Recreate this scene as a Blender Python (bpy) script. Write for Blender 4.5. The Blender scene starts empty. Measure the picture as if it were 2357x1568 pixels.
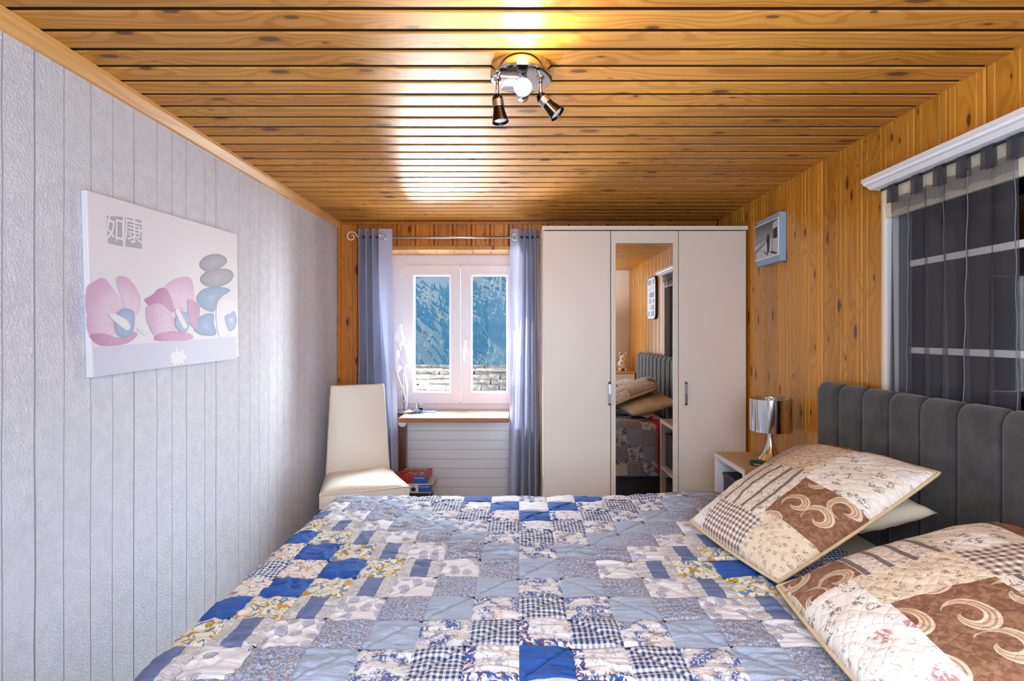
import bpy, bmesh, math, random
import numpy as np
from mathutils import Vector, Matrix
random.seed(7)
C = bpy.context.scene.collection
SC = bpy.context.scene
PI = math.pi
F = 1220.0                      # focal length in pixels of the 2357 x 1568 frame
VX, VY, HC = 1195.0, 771.0, 1.28  # vanishing point, camera height

# ------------------------------------------------------------------ camera, world, sun, big lights, exposure
cam = bpy.data.cameras.new('camera')
cam.sensor_fit = 'HORIZONTAL'; cam.sensor_width = 36.0
cam.lens = 36.0 * F / 2357.0
cam.shift_x = (1178.5 - VX) / 2357.0
cam.shift_y = (VY - 784.0) / 2357.0
cam.clip_start = 0.02; cam.clip_end = 6000
camo = bpy.data.objects.new('camera', cam); C.objects.link(camo)
camo.location = (0, 0, HC); camo.rotation_euler = (PI/2, 0, 0)
SC.camera = camo

W = bpy.data.worlds.new('sky'); SC.world = W; W.use_nodes = True
wn = W.node_tree; bg = wn.nodes['Background']
sky = wn.nodes.new('ShaderNodeTexSky'); sky.sky_type = 'NISHITA'; sky.sun_disc = False
SUN_DIR = Vector((0.64, -1.0, -0.93)).normalized()   # travel direction of sunlight
sky.sun_elevation = math.asin(-SUN_DIR.z); sky.sun_rotation = math.atan2(-SUN_DIR.x, -SUN_DIR.y)
sky.altitude = 1200; sky.air_density = 1.0; sky.dust_density = 1.0
wn.links.new(sky.outputs[0], bg.inputs[0]); bg.inputs[1].default_value = 0.14

def light(name, kind, loc, energy, color=(1, 1, 1), **kw):
    l = bpy.data.lights.new(name, kind); l.energy = energy; l.color = color
    for k, v in kw.items(): setattr(l, k, v)
    o = bpy.data.objects.new(name, l); C.objects.link(o); o.location = loc
    return o
sun = light('sun', 'SUN', (-8, 14, 14), 13.0, (1.0, 0.93, 0.82), angle=0.009)
sun.rotation_euler = SUN_DIR.to_track_quat('-Z', 'Y').to_euler()
# fill lamp added behind the camera; no doorway is built there
door = light('rear_fill', 'AREA', (0.15, -0.26, 1.30), 42.0, (0.66, 0.80, 1.0), shape='RECTANGLE', size=1.2, size_y=1.3)  # the added rear fill lamp, not a door
door.rotation_euler = (math.radians(90), 0, math.radians(0))
# area lamps added outside the window, out of view, to brighten the room
# standing in for light off the ground and roofs below, and from the sky
up = light('ground_bounce_fill', 'AREA', (-0.5, 5.6, 0.33), 330.0, (0.84, 0.92, 1.0), shape='RECTANGLE', size=3.0, size_y=3.2)
up.rotation_euler = (math.radians(180), 0, 0)
rb = light('roof_bounce_fill', 'AREA', (-1.68, 7.15, 0.30), 2400.0, (0.96, 0.96, 0.95), shape='RECTANGLE', size=1.1, size_y=1.2)
rb.rotation_euler = (math.radians(180), 0, 0)
sd = light('side_fill', 'AREA', (2.0, 6.9, 1.5), 520.0, (0.92, 0.96, 1.0), shape='RECTANGLE', size=1.5, size_y=1.8)  # side lamp added to brighten the left wall, no slope stands here
sd.rotation_euler = Vector((-2.5, -3.1, -0.15)).to_track_quat('-Z', 'Y').to_euler()
dn = light('sky_fill', 'AREA', (-0.5, 6.1, 3.0), 1700.0, (0.70, 0.85, 1.0), shape='RECTANGLE', size=3.6, size_y=2.0)
dn.rotation_euler = Vector((0, -0.8, -0.6)).to_track_quat('-Z', 'Y').to_euler()

SC.view_settings.view_transform = 'Standard'; SC.view_settings.look = 'None'
SC.view_settings.gamma = 1; SC.view_settings.use_curve_mapping = False
SC.view_settings.exposure = 0.42
SC.cycles.use_denoising = True
SC.cycles.max_bounces = 10; SC.cycles.diffuse_bounces = 6; SC.cycles.transparent_max_bounces = 16
SC.cycles.sample_clamp_indirect = 6.0
SC.cycles.caustics_reflective = False; SC.cycles.caustics_refractive = False

# ------------------------------------------------------------------ node helpers
class NT:
    def __init__(s, name):
        s.m = bpy.data.materials.new(name); s.m.use_nodes = True
        s.t = s.m.node_tree; s.p = s.t.nodes['Principled BSDF']; s.out = s.t.nodes['Material Output']
    def put(s, sock, v):
        if isinstance(v, bpy.types.NodeSocket): s.t.links.new(v, sock)
        elif v is not None:
            if isinstance(v, (tuple, list)) and sock.type == 'RGBA' and len(v) == 3: v = (*v, 1)
            sock.default_value = v
    def n(s, typ, ins=None, **attrs):
        nd = s.t.nodes.new('ShaderNode' + typ)
        for k, v in attrs.items(): setattr(nd, k, v)
        for k, v in (ins or {}).items(): s.put(nd.inputs[k], v)
        return nd
    def math(s, op, a, b=None, c=None, clamp=False):
        nd = s.n('Math', operation=op, use_clamp=clamp)
        s.put(nd.inputs[0], a); s.put(nd.inputs[1], b); s.put(nd.inputs[2], c)
        return nd.outputs[0]
    def mul(s, a, b): return s.math('MULTIPLY', a, b)
    def add(s, a, b): return s.math('ADD', a, b)
    def mix(s, f, a, b, bt='MIX'):
        return s.n('MixRGB', {'Fac': f, 'Color1': a, 'Color2': b}, blend_type=bt).outputs[0]
    def rng(s, v, a, b, c=0.0, d=1.0, smooth=True):
        nd = s.n('MapRange', {'Value': v, 'From Min': a, 'From Max': b, 'To Min': c, 'To Max': d})
        nd.interpolation_type = 'SMOOTHSTEP' if smooth else 'LINEAR'
        return nd.outputs[0]
    def xyz(s, x=0.0, y=0.0, z=0.0):
        return s.n('CombineXYZ', {0: x, 1: y, 2: z}).outputs[0]
    def sep(s, v):
        o = s.n('SeparateXYZ', {0: v}).outputs; return o[0], o[1], o[2]
    def noise(s, vec, scale=1.0, detail=3, rough=0.5, dist=0.0):
        return s.n('TexNoise', {'Vector': vec, 'Scale': scale, 'Detail': detail, 'Roughness': rough, 'Distortion': dist}).outputs[0]
    def vor(s, vec, scale=1.0, rand=1.0, feature='F1', dim='2D', out='Distance', metric='EUCLIDEAN'):
        nd = s.n('TexVoronoi', {'Vector': vec, 'Scale': scale}, feature=feature, voronoi_dimensions=dim)
        if metric != 'EUCLIDEAN': nd.distance = metric
        nd.inputs['Randomness'].default_value = rand
        return nd.outputs[out]
    def obj(s): return s.n('TexCoord').outputs['Object']
    def uv(s): return s.n('TexCoord').outputs['UV']
    def rnd(s): return s.n('ObjectInfo').outputs['Random']
    def bump(s, h, strength=0.3, dist=0.01):
        s.t.links.new(s.n('Bump', {'Height': h, 'Strength': strength, 'Distance': dist}).outputs[0], s.p.inputs['Normal'])
    def fin(s, color=None, rough=0.5, **kw):
        s.put(s.p.inputs['Base Color'], color); s.put(s.p.inputs['Roughness'], rough)
        for k, v in kw.items(): s.put(s.p.inputs[k.replace('_', ' ')], v)
        return s.m

def srgb(r, g, b):
    f = lambda c: (c/255/12.92) if c/255 <= 0.04045 else ((c/255 + 0.055)/1.055)**2.4
    return (f(r), f(g), f(b), 1)

def plain(name, col, rough=0.5, **kw):
    t = NT(name); return t.fin(col, rough, **kw)

def wood(name, along, across, light_c, dark_c, knot_c, rough=0.3, knots=True, ring=95.0, coat=0.25, lum=0.22, knot_scale=(3.4, 9.0), spec=.5):
    t = NT(name); v = t.obj(); r = t.rnd(); c = t.sep(v)
    al = t.add(c[along], t.mul(r, 37.0)); ac = t.add(c[across], t.mul(r, 11.3))
    grainv = t.xyz(t.mul(al, 1.0), t.mul(ac, 7.0), t.mul(r, 9.0))
    wob = t.noise(grainv, 1.3, 2)
    kd = t.vor(t.xyz(t.mul(al, knot_scale[0]), t.mul(ac, knot_scale[1])), 1.0)
    warp = t.rng(kd, 0.0, 0.5, 1.0, 0.0)
    rc = t.add(t.add(t.mul(ac, ring), t.mul(wob, 13.0)), t.mul(warp, 5.0) if knots else 0.0)
    s = t.math('SINE', t.mul(rc, 2.2))
    s = t.rng(s, -0.2, 1.0)
    fine = t.noise(t.xyz(t.mul(al, 3.0), t.mul(ac, 220.0)), 1.0, 2)
    f = t.math('ADD', t.mul(s, 0.62), t.mul(t.rng(fine, 0.35, 0.75), 0.3), clamp=True)
    tone = t.noise(t.xyz(t.mul(al, 0.8), t.mul(ac, 3.0), t.mul(r, 5)), 1.0, 2)
    f = t.math('ADD', t.mul(f, 0.62), t.rng(tone, 0.3, 0.75, -0.12, 0.35), clamp=True)
    col = t.mix(f, light_c, dark_c)
    col = t.mix(1.0, col, t.xyz(*(t.rng(r, 0, 1, 1 - lum, 1 + lum*0.6, smooth=False),)*3), 'MULTIPLY')
    if knots:
        kc = t.sep(t.vor(t.xyz(t.mul(al, knot_scale[0]), t.mul(ac, knot_scale[1])), 1.0, out='Color'))
        kd = t.math('DIVIDE', kd, t.add(t.mul(t.math('POWER', kc[0], 1.6), 1.25), 0.22))
        halo = t.rng(kd, 0.24, 0.07)
        col = t.mix(t.mul(halo, 0.42), col, dark_c)
        core = t.rng(kd, 0.105, 0.06)
        col = t.mix(t.mul(core, 0.86), col, knot_c)
    t.bump(t.math('MULTIPLY', fine, 1.0), 0.12, 0.001)
    return t.fin(col, rough, Coat_Weight=coat, Coat_Roughness=0.24, Specular_IOR_Level=spec)

# ------------------------------------------------------------------ mesh helpers
def world_loc(o):
    v = Vector((0, 0, 0))
    while o is not None:
        v += o.location; o = o.parent
    return v

def link(name, me, mat=None, parent=None, mats=None):
    o = bpy.data.objects.new(name, me); C.objects.link(o)
    for m in (mats or ([mat] if mat else [])): me.materials.append(m)
    if parent is not None: o.parent = parent
    return o

def from_bm(name, bm, mat=None, parent=None, smooth=False, local=False, mats=None, auto=None):
    """link bm as one mesh object; its coordinates are world ones unless local"""
    if parent is not None and not local:
        bmesh.ops.translate(bm, verts=bm.verts, vec=-world_loc(parent))
    me = bpy.data.meshes.new(name); bm.to_mesh(me); bm.free()
    if smooth:
        for p in me.polygons: p.use_smooth = True
        if auto: me.set_sharp_from_angle(angle=math.radians(auto))
    return link(name, me, mat, parent, mats)

def box(bm, lo, hi, bevel=0.0, seg=2, mi=0):
    t = bmesh.new()
    bmesh.ops.create_cube(t, size=1.0)
    for v in t.verts:
        v.co = Vector([(lo[k] + hi[k])/2 + v.co[k]*(hi[k] - lo[k]) for k in range(3)])
    if bevel > 0:
        bevel = min(bevel, 0.49*min(abs(hi[k]-lo[k]) for k in range(3)))
        bmesh.ops.bevel(t, geom=t.edges[:], offset=bevel, segments=seg, profile=0.5, affect='EDGES')
    for f in t.faces: f.material_index = mi
    join(bm, t)
    return bm

def join(bm, t):
    me = bpy.data.meshes.new('tmp'); t.to_mesh(me); t.free(); bm.from_mesh(me); bpy.data.meshes.remove(me)

def bx(lo, hi, bevel=0.0, seg=2):
    return box(bmesh.new(), lo, hi, bevel, seg)

def grid_bm(pts, uvs=None, closed_u=False, bm=None, mi=0, flip=False):
    """pts[i][j] -> quads; optional uv per point"""
    bm = bm or bmesh.new()
    V = [[bm.verts.new(p) for p in row] for row in pts]
    ul = bm.loops.layers.uv.verify() if uvs is not None else None
    nu = len(V); nv = len(V[0])
    for i in range(nu if closed_u else nu - 1):
        for j in range(nv - 1):
            idx = [(i, j), ((i+1) % nu, j), ((i+1) % nu, j+1), (i, j+1)]
            if flip: idx.reverse()
            try: f = bm.faces.new([V[a][b] for a, b in idx])
            except ValueError: continue
            f.material_index = mi; f.smooth = True
            if ul is not None:
                for lp, (a, b) in zip(f.loops, idx): lp[ul].uv = uvs[a][b]
    return bm

def lathe(profile, center=(0, 0, 0), axis=None, n=28, bm=None, cap=False):
    """profile (r, h) list turned about axis through center"""
    q = Vector((0, 0, 1)).rotation_difference(Vector(axis or (0, 0, 1)).normalized())
    c = Vector(center); rows = []
    for k in range(n):
        a = 2*PI*k/n
        rows.append([c + q @ Vector((r*math.cos(a), r*math.sin(a), h)) for r, h in profile])
    bm = bm or bmesh.new()
    g = grid_bm(rows, closed_u=True, bm=bmesh.new())
    bmesh.ops.remove_doubles(g, verts=g.verts, dist=1e-6)
    if cap:
        es = [e for e in g.edges if e.is_boundary]
        bmesh.ops.holes_fill(g, edges=es)
    bmesh.ops.recalc_face_normals(g, faces=g.faces)
    join(bm, g)
    return bm

def tube(pts, r, n=8, bm=None, caps=True):
    pts = [Vector(p) for p in pts]; rows = []
    up = Vector((0.13, 0.21, 1)).normalized(); prev = None
    for k, p in enumerate(pts):
        d = (pts[min(k+1, len(pts)-1)] - pts[max(k-1, 0)]).normalized()
        if prev is None:
            a = d.cross(up if abs(d.dot(up)) < 0.95 else Vector((1, 0, 0))).normalized()
        else:
            a = (prev - d*prev.dot(d)).normalized()
        prev = a; b = d.cross(a)
        rr = r[k] if isinstance(r, (list, tuple)) else r
        rows.append([p + (a*math.cos(2*PI*j/n) + b*math.sin(2*PI*j/n))*rr for j in range(n)])
    g = bmesh.new()
    V = [[g.verts.new(p) for p in row] for row in rows]
    for i in range(len(V)-1):
        for j in range(n):
            f = g.faces.new([V[i][j], V[i][(j+1) % n], V[i+1][(j+1) % n], V[i+1][j]]); f.smooth = True
    if caps:
        g.faces.new(V[0]); g.faces.new(V[-1])
    bmesh.ops.recalc_face_normals(g, faces=g.faces)
    bm = bm or bmesh.new(); join(bm, g)
    return bm

def bez(p0, p1, p2, p3, n=14):
    out = []
    for k in range(n+1):
        t = k/n; u = 1-t
        out.append(Vector(p0)*u**3 + Vector(p1)*3*u*u*t + Vector(p2)*3*u*t*t + Vector(p3)*t**3)
    return out

def prism(poly, lo, hi, axis=0, bm=None):
    """poly = 2D outline in the two other axes, extruded along axis from lo to hi"""
    bm = bm or bmesh.new()
    def P(a, b, c): return [(c, a, b), (a, c, b), (a, b, c)][axis]
    A = [bm.verts.new(P(a, b, lo)) for a, b in poly]; B = [bm.verts.new(P(a, b, hi)) for a, b in poly]
    n = len(poly); fs = [bm.faces.new(A), bm.faces.new(B)]
    for k in range(n): fs.append(bm.faces.new([A[k], A[(k+1) % n], B[(k+1) % n], B[k]]))
    bmesh.ops.recalc_face_normals(bm, faces=fs)
    return bm

def thing(name, label, cat, loc=(0, 0, 0), group=None):
    o = bpy.data.objects.new(name, None); C.objects.link(o); o.location = loc
    o.empty_display_size = 0.05
    return tag(o, label, cat, group)

def tag(o, label, cat, group=None, kind=None):
    o['label'] = label; o['category'] = cat
    if group: o['group'] = group
    if kind: o['kind'] = kind
    return o

def struct(name, bm, mat, parent=None, label=None, cat=None, **kw):
    o = from_bm(name, bm, mat, parent, **kw)
    if parent is None:
        o['kind'] = 'structure'
        if label: o['label'] = label; o['category'] = cat
    return o

def text(name, body, mat, parent, loc, size, rot, align='CENTER', extrude=0.0003):
    cu = bpy.data.curves.new(name, 'FONT'); cu.body = body; cu.size = size; cu.extrude = extrude
    cu.align_x = align; cu.align_y = 'CENTER'; cu.resolution_u = 3
    o = bpy.data.objects.new('tmp', cu); C.objects.link(o)
    dg = bpy.context.evaluated_depsgraph_get()
    me = bpy.data.meshes.new_from_object(o.evaluated_get(dg)); bpy.data.objects.remove(o); bpy.data.curves.remove(cu)
    me.materials.clear()
    o = link(name, me, mat, parent)
    o.location = Vector(loc) - (world_loc(parent) if parent else Vector()); o.rotation_euler = rot
    return o

# value noise for geometry
def _hash(ix, iy, seed):
    h = (ix*374761393 + iy*668265263 + seed*1442695041) & 0xFFFFFFFF
    h = ((h ^ (h >> 13))*1274126177) & 0xFFFFFFFF
    return ((h ^ (h >> 16)) & 0xFFFF)/65535.0
def vnoise(x, y, seed=0):
    x = np.asarray(x, float); y = np.asarray(y, float)
    ix = np.floor(x).astype(np.int64); iy = np.floor(y).astype(np.int64)
    fx = x-ix; fy = y-iy; fx = fx*fx*(3-2*fx); fy = fy*fy*(3-2*fy)
    a = _hash(ix, iy, seed); b = _hash(ix+1, iy, seed); c = _hash(ix, iy+1, seed); d = _hash(ix+1, iy+1, seed)
    return (a*(1-fx)+b*fx)*(1-fy) + (c*(1-fx)+d*fx)*fy

# ------------------------------------------------------------------ materials
PINE_L, PINE_D, KNOT = srgb(212, 148, 62), srgb(160, 92, 22), srgb(62, 34, 16)
M = {}
M['ceil_wood'] = wood('ceiling_pine', 0, 1, srgb(206, 146, 66), srgb(158, 94, 24), srgb(92, 62, 40), 0.44, coat=0.02, lum=.14, spec=.22)
M['wall_wood'] = wood('wall_pine', 2, 1, srgb(214, 148, 48), srgb(170, 102, 18), srgb(70, 36, 12), 0.32)
M['wall_wood_x'] = wood('wall_pine_facing', 2, 0, srgb(206, 128, 40), srgb(158, 84, 16), srgb(66, 32, 10), 0.32)
M['soffit_wood'] = wood('soffit_pine', 1, 0, srgb(222, 160, 84), srgb(180, 112, 44), srgb(92, 62, 40), 0.35)
M['trim_wood'] = wood('trim_pine', 1, 2, srgb(216, 164, 92), srgb(184, 126, 58), KNOT, 0.35, knots=False)
M['groove_shade'] = plain('groove_shadow_wood', srgb(44, 22, 6), 0.8)  # near-black tone painting in the shade of the grooves between boards
M['brown_wood'] = wood('brown_wood', 2, 0, srgb(92, 52, 26), srgb(58, 30, 14), KNOT, 0.4, knots=False)
M['desk_wood'] = wood('desk_wood', 0, 1, srgb(184, 138, 104), srgb(148, 100, 68), KNOT, 0.3, knots=False, ring=40)
M['desk_edge'] = wood('desk_edge_wood', 0, 2, srgb(160, 92, 40), srgb(122, 62, 24), KNOT, 0.35, knots=False, ring=60)
M['oak'] = wood('light_oak', 0, 1, srgb(224, 186, 128), srgb(196, 152, 94), KNOT, 0.42, knots=False, ring=50, coat=0.05)

def stucco():
    t = NT('roughcast_plaster'); v = t.obj()
    a = t.noise(v, 130, 5, 0.65); b = t.noise(v, 30, 3, 0.55)
    h = t.add(t.mul(t.rng(a, 0.36, 0.68), 1.0), t.mul(b, 0.7))
    t.bump(h, 0.62, 0.006)
    c = t.mix(t.rng(b, 0.3, 0.7), srgb(226, 230, 238), srgb(236, 239, 246))
    return t.fin(c, 0.85)
M['stucco'] = stucco()
def smooth_plaster():
    t = NT('smooth_plaster'); t.bump(t.noise(t.obj(), 40, 4), 0.12, 0.003)
    return t.fin(srgb(232, 230, 226), 0.8)
M['plaster'] = smooth_plaster()
def floorm():
    t = NT('grey_laminate'); v = t.obj(); x, y, z = t.sep(v)
    n = t.noise(t.xyz(t.mul(x, 3), t.mul(y, 40)), 1, 4)
    return t.fin(t.mix(n, srgb(196, 174, 146), srgb(160, 136, 108)), 0.4)
M['floor'] = floorm()
M['white_pvc'] = plain('white_window_pvc', srgb(222, 220, 222), 0.35)
M['white_bead'] = plain('white_glazing_bead', srgb(246, 248, 252), 0.3)
M['white_lacquer'] = plain('white_lacquer', srgb(240, 240, 242), 0.35)
M['cream_paint'] = plain('cream_paint', srgb(232, 222, 196), 0.5)
M['wardrobe'] = plain('wardrobe_white_foil', srgb(228, 218, 203), 0.38)
M['wardrobe_in'] = plain('door_gap_dark', srgb(70, 66, 60), 0.7)
M['mirror'] = plain('mirror_glass', srgb(226, 222, 216), 0.0, Metallic=1.0)
M['chrome'] = plain('chrome', srgb(214, 214, 218), 0.08, Metallic=1.0)
M['steel'] = plain('brushed_steel', srgb(176, 178, 182), 0.3, Metallic=1.0)
M['dark_steel'] = plain('black_nickel', srgb(46, 45, 50), 0.26, Metallic=1.0)
M['black'] = plain('black_plastic', srgb(24, 24, 26), 0.4)
M['grey_bin'] = plain('dark_grey_fabric_bin', srgb(70, 73, 80), 0.8)
M['white_plastic'] = plain('white_plastic', srgb(244, 244, 244), 0.35)
M['radiator'] = plain('radiator_white', srgb(226, 224, 222), 0.4)
M['green'] = plain('dark_green_lid', srgb(28, 84, 52), 0.4)
M['blue_plastic'] = plain('blue_plastic', srgb(92, 130, 180), 0.5)
M['red_cloth'] = plain('red_cloth', srgb(196, 34, 62), 0.8)
M['white_ink'] = plain('white_ink', srgb(240, 240, 240), 0.6)
def glassm(name, tint=(1, 1, 1, 1), gl=0.06):
    t = NT(name)
    tr = t.n('BsdfTransparent', {'Color': tint}); g = t.n('BsdfGlossy', {'Color': (1, 1, 1, 1), 'Roughness': 0.0})
    mx = t.n('MixShader', {0: gl, 1: tr.outputs[0], 2: g.outputs[0]})
    t.t.links.new(mx.outputs[0], t.out.inputs[0]); return t.m
M['glass'] = glassm('window_glass', gl=.003)
M['dark_glass'] = glassm('dark_room_glass', (0.5, 0.5, 0.52, 1), 0.03)

def leather():
    t = NT('cream_leather'); v = t.obj()
    t.bump(t.vor(v, 420, dim='3D'), 0.12, 0.001)
    return t.fin(srgb(232, 222, 202), 0.36)
M['leather'] = leather()
def velvet():
    t = NT('charcoal_velvet'); v = t.obj()
    n = t.noise(v, 14, 5, 0.65); m = t.noise(v, 160, 2)
    t.bump(m, 0.25, 0.001)
    return t.fin(t.mix(t.rng(n, 0.3, 0.75), srgb(46, 44, 43), srgb(70, 68, 66)), 0.85, Sheen_Weight=0.25)
M['velvet'] = velvet()
def bedfabric():
    t = NT('blue_grey_upholstery'); t.bump(t.noise(t.obj(), 300, 2), 0.2, 0.001)
    return t.fin(srgb(66, 74, 84), 0.9)
M['bed_fabric'] = bedfabric()
def linen(name, c, b=0.2):
    t = NT(name); t.bump(t.noise(t.obj(), 60, 4), b, 0.003); return t.fin(c, 0.85)
M['cotton'] = linen('white_cotton', srgb(234, 228, 216))
M['cotton_cream'] = linen('cream_cotton', srgb(238, 222, 190))
def curtainm():
    t = NT('blue_grey_satin_curtain'); uv = t.uv(); x, y, z = t.sep(uv)
    d = t.vor(t.xyz(t.mul(x, 85), t.mul(y, 120)), 1.0)
    dots = t.mul(t.rng(d, 0.17, 0.10), t.rng(y, 0.86, 0.84))
    col = t.mix(t.mul(dots, 0.42), srgb(168, 172, 194), srgb(110, 112, 136))
    t.bump(t.noise(t.xyz(t.mul(x, 900), t.mul(y, 300)), 1, 2), 0.08, 0.001)
    t.put(t.p.inputs['Base Color'], col); t.put(t.p.inputs['Roughness'], 0.5); t.put(t.p.inputs['Sheen Weight'], 0.3)
    tl = t.n('BsdfTranslucent', {'Color': col})
    mx = t.n('MixShader', {0: 0.20, 1: t.p.outputs[0], 2: tl.outputs[0]})
    t.t.links.new(mx.outputs[0], t.out.inputs[0]); return t.m
M['curtain'] = curtainm()
def sheer(name, alpha, col):
    t = NT(name)
    d = t.n('BsdfDiffuse', {'Color': col}); tl = t.n('BsdfTranslucent', {'Color': col}); tr = t.n('BsdfTransparent')
    a = t.n('MixShader', {0: 0.35, 1: d.outputs[0], 2: tl.outputs[0]})
    b = t.n('MixShader', {0: alpha, 1: tr.outputs[0], 2: a.outputs[0]})
    t.t.links.new(b.outputs[0], t.out.inputs[0]); return t.m
M['sheer'] = sheer('dark_grey_sheer_voile', 0.40, srgb(102, 102, 108))
M['sheer_dense'] = sheer('dark_grey_sheer_double', 0.86, srgb(84, 84, 91))
M['sheer_thread'] = sheer('silver_sheer_thread', 0.8, srgb(150, 150, 156))

# quilt prints, all over the patch's own UV square
CREAM = srgb(230, 216, 198); OFFW = srgb(226, 224, 222)
def qbase(name):
    t = NT(name); uv = t.uv(); r = t.rnd(); x, y, z = t.sep(uv)
    vec = t.xyz(t.add(x, t.mul(r, 31.0)), t.add(y, t.mul(r, 17.0)))
    return t, x, y, vec, r
def qfin(t, col, vec):
    w = t.noise(vec, 9, 4, 0.6); f = t.noise(vec, 220, 1)
    cr = t.noise(t.n('VectorMath', {0: vec, 1: (3.2, 17, 1)}, operation='MULTIPLY').outputs[0], 1, 3, 0.6, .6)
    t.bump(t.add(t.add(t.mul(w, .6), t.mul(cr, 1.3)), t.mul(f, 0.12)), 0.42, 0.009)
    return t.fin(col, 0.82)
def gingham(name, dark, white, n=9.0, base=qbase):
    t, x, y, vec, r = base(name)
    sx = t.math('GREATER_THAN', t.math('FRACT', t.mul(x, n)), 0.5); sy = t.math('GREATER_THAN', t.math('FRACT', t.mul(y, n)), 0.5)
    f = t.mul(t.add(sx, sy), 0.5)
    f = t.math('POWER', f, 0.9)
    return t, t.mix(f, white, dark), vec
def q_grey():
    t, x, y, vec, r = qbase('quilt_plain_grey')
    return qfin(t, t.mix(t.noise(vec, 40, 2), srgb(158, 172, 194), srgb(170, 182, 202)), vec)
def q_toile():
    t, x, y, vec, r = qbase('quilt_blue_toile')
    n = t.noise(vec, 3.2, 2, 0.5); d = t.noise(vec, 15, 3, 0.6, 1.2); e = t.vor(vec, 22)
    f = t.mul(t.rng(n, 0.44, 0.56), t.rng(t.add(d, t.mul(e, 0.25)), 0.50, 0.62))
    f2 = t.rng(t.noise(vec, 9, 2, 0.5, 2.0), 0.60, 0.63)
    col = t.mix(t.math('MAXIMUM', f, t.mul(f2, 0.7)), srgb(226, 224, 222), srgb(70, 94, 148))
    return qfin(t, t.mix(t.rng(t.noise(vec, 2.1, 1), 0.60, 0.70, 0, 0.35), col, srgb(226, 182, 132)), vec)
def q_flower():
    t, x, y, vec, r = qbase('quilt_branch_flower')
    b = t.math('ABSOLUTE', t.math('SUBTRACT', t.noise(vec, 2.6, 2, 0.5, 1.0), 0.5))
    col = t.mix(t.rng(b, 0.018, 0.008, 0, 0.75), srgb(232, 230, 228), srgb(138, 158, 188))
    d = t.vor(vec, 3.6)
    col = t.mix(t.rng(d, 0.22, 0.13, 0, 0.75), col, srgb(166, 182, 208))
    col = t.mix(t.rng(d, 0.10, 0.06), col, srgb(224, 168, 108))
    edge = t.math('MINIMUM', x, y); w = t.noise(vec, 9, 1, 0.5, 1.0)
    m = t.mul(t.rng(edge, 0.24, 0.17), t.rng(w, 0.46, 0.52))
    col = t.mix(m, col, t.mix(t.rng(t.vor(vec, 7), 0.2, 0.15), srgb(52, 84, 146), srgb(196, 74, 42)))
    return qfin(t, col, vec)
def q_blue():
    t, x, y, vec, r = qbase('quilt_royal_blue')
    return qfin(t, t.mix(t.noise(vec, 6, 3), srgb(28, 78, 158), srgb(36, 92, 174)), vec)
def q_floral():
    t, x, y, vec, r = qbase('quilt_slate_ditsy_floral')
    n = t.noise(vec, 16, 3, 0.7)
    col = t.mix(t.rng(n, 0.4, 0.62), srgb(116, 128, 156), srgb(172, 180, 198))
    d = t.vor(vec, 7.5, 0.95)
    col = t.mix(t.rng(d, 0.19, 0.13, 0, .9), col, srgb(200, 142, 96))
    col = t.mix(t.rng(d, 0.07, 0.05), col, srgb(240, 216, 170))
    d2 = t.vor(t.n('VectorMath', {0: vec, 1: (3.3, 7.7, 0)}, operation='ADD').outputs[0], 11.0)
    return qfin(t, t.mix(t.rng(d2, 0.16, 0.11), col, srgb(214, 216, 226)), vec)
def q_stamp():
    t, x, y, vec, r = qbase('quilt_postage_print')
    d = t.vor(vec, 3.1, 0.75)
    inside = t.rng(d, 0.30, 0.27); ring = t.mul(t.rng(d, 0.37, 0.36), t.rng(d, 0.32, 0.33))
    s = t.rng(t.math('SINE', t.add(t.mul(t.vor(vec, 6.5, 0.8), 44), t.mul(t.noise(vec, 12, 2), 6))), -.1, .3)
    sel = t.math('GREATER_THAN', t.sep(t.vor(vec, 3.1, 0.75, out='Color'))[0], 0.35)
    f = t.mul(t.math('MAXIMUM', t.mul(inside, t.add(t.mul(s, 0.7), 0.15)), ring), sel)
    return qfin(t, t.mix(f, srgb(226, 224, 226), srgb(74, 92, 132)), vec)
def q_denim():
    t, x, y, vec, r = qbase('quilt_denim_and_newsprint')
    lines = t.rng(t.noise(t.n('VectorMath', {0: vec, 1: (9, 46, 0)}, operation='MULTIPLY').outputs[0], 1, 1), 0.50, 0.56)
    paper = t.mix(t.mul(lines, 0.5), srgb(208, 206, 204), srgb(126, 128, 140))
    m = t.mul(t.math('GREATER_THAN', x, 0.30), t.math('LESS_THAN', x, 0.72))
    return qfin(t, t.mix(m, paper, t.mix(t.noise(vec, 90, 1), srgb(92, 104, 146), srgb(112, 124, 162))), vec)
def q_yellow():
    t, x, y, vec, r = qbase('quilt_yellow_floral')
    a = t.noise(vec, 4.5, 2, 0.5, 0.8)
    col = t.mix(t.rng(a, 0.56, 0.60), srgb(226, 220, 200), srgb(196, 156, 48))
    b = t.noise(t.n('VectorMath', {0: vec, 1: (5.1, 2.7, 0)}, operation='ADD').outputs[0], 5.2, 2, 0.5, 0.8)
    col = t.mix(t.rng(b, 0.57, 0.61), col, srgb(98, 134, 180))
    c = t.noise(vec, 13, 2)
    return qfin(t, t.mix(t.rng(c, 0.60, 0.63, 0, 0.8), col, srgb(104, 110, 60)), vec)
def q_pale():
    t, x, y, vec, r = qbase('quilt_pale_branch')
    b = t.math('ABSOLUTE', t.math('SUBTRACT', t.noise(vec, 4, 2, 0.5, 1.0), 0.5))
    return qfin(t, t.mix(t.rng(b, 0.02, 0.008, 0, 0.5), srgb(232, 232, 232), srgb(150, 166, 196)), vec)
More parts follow.
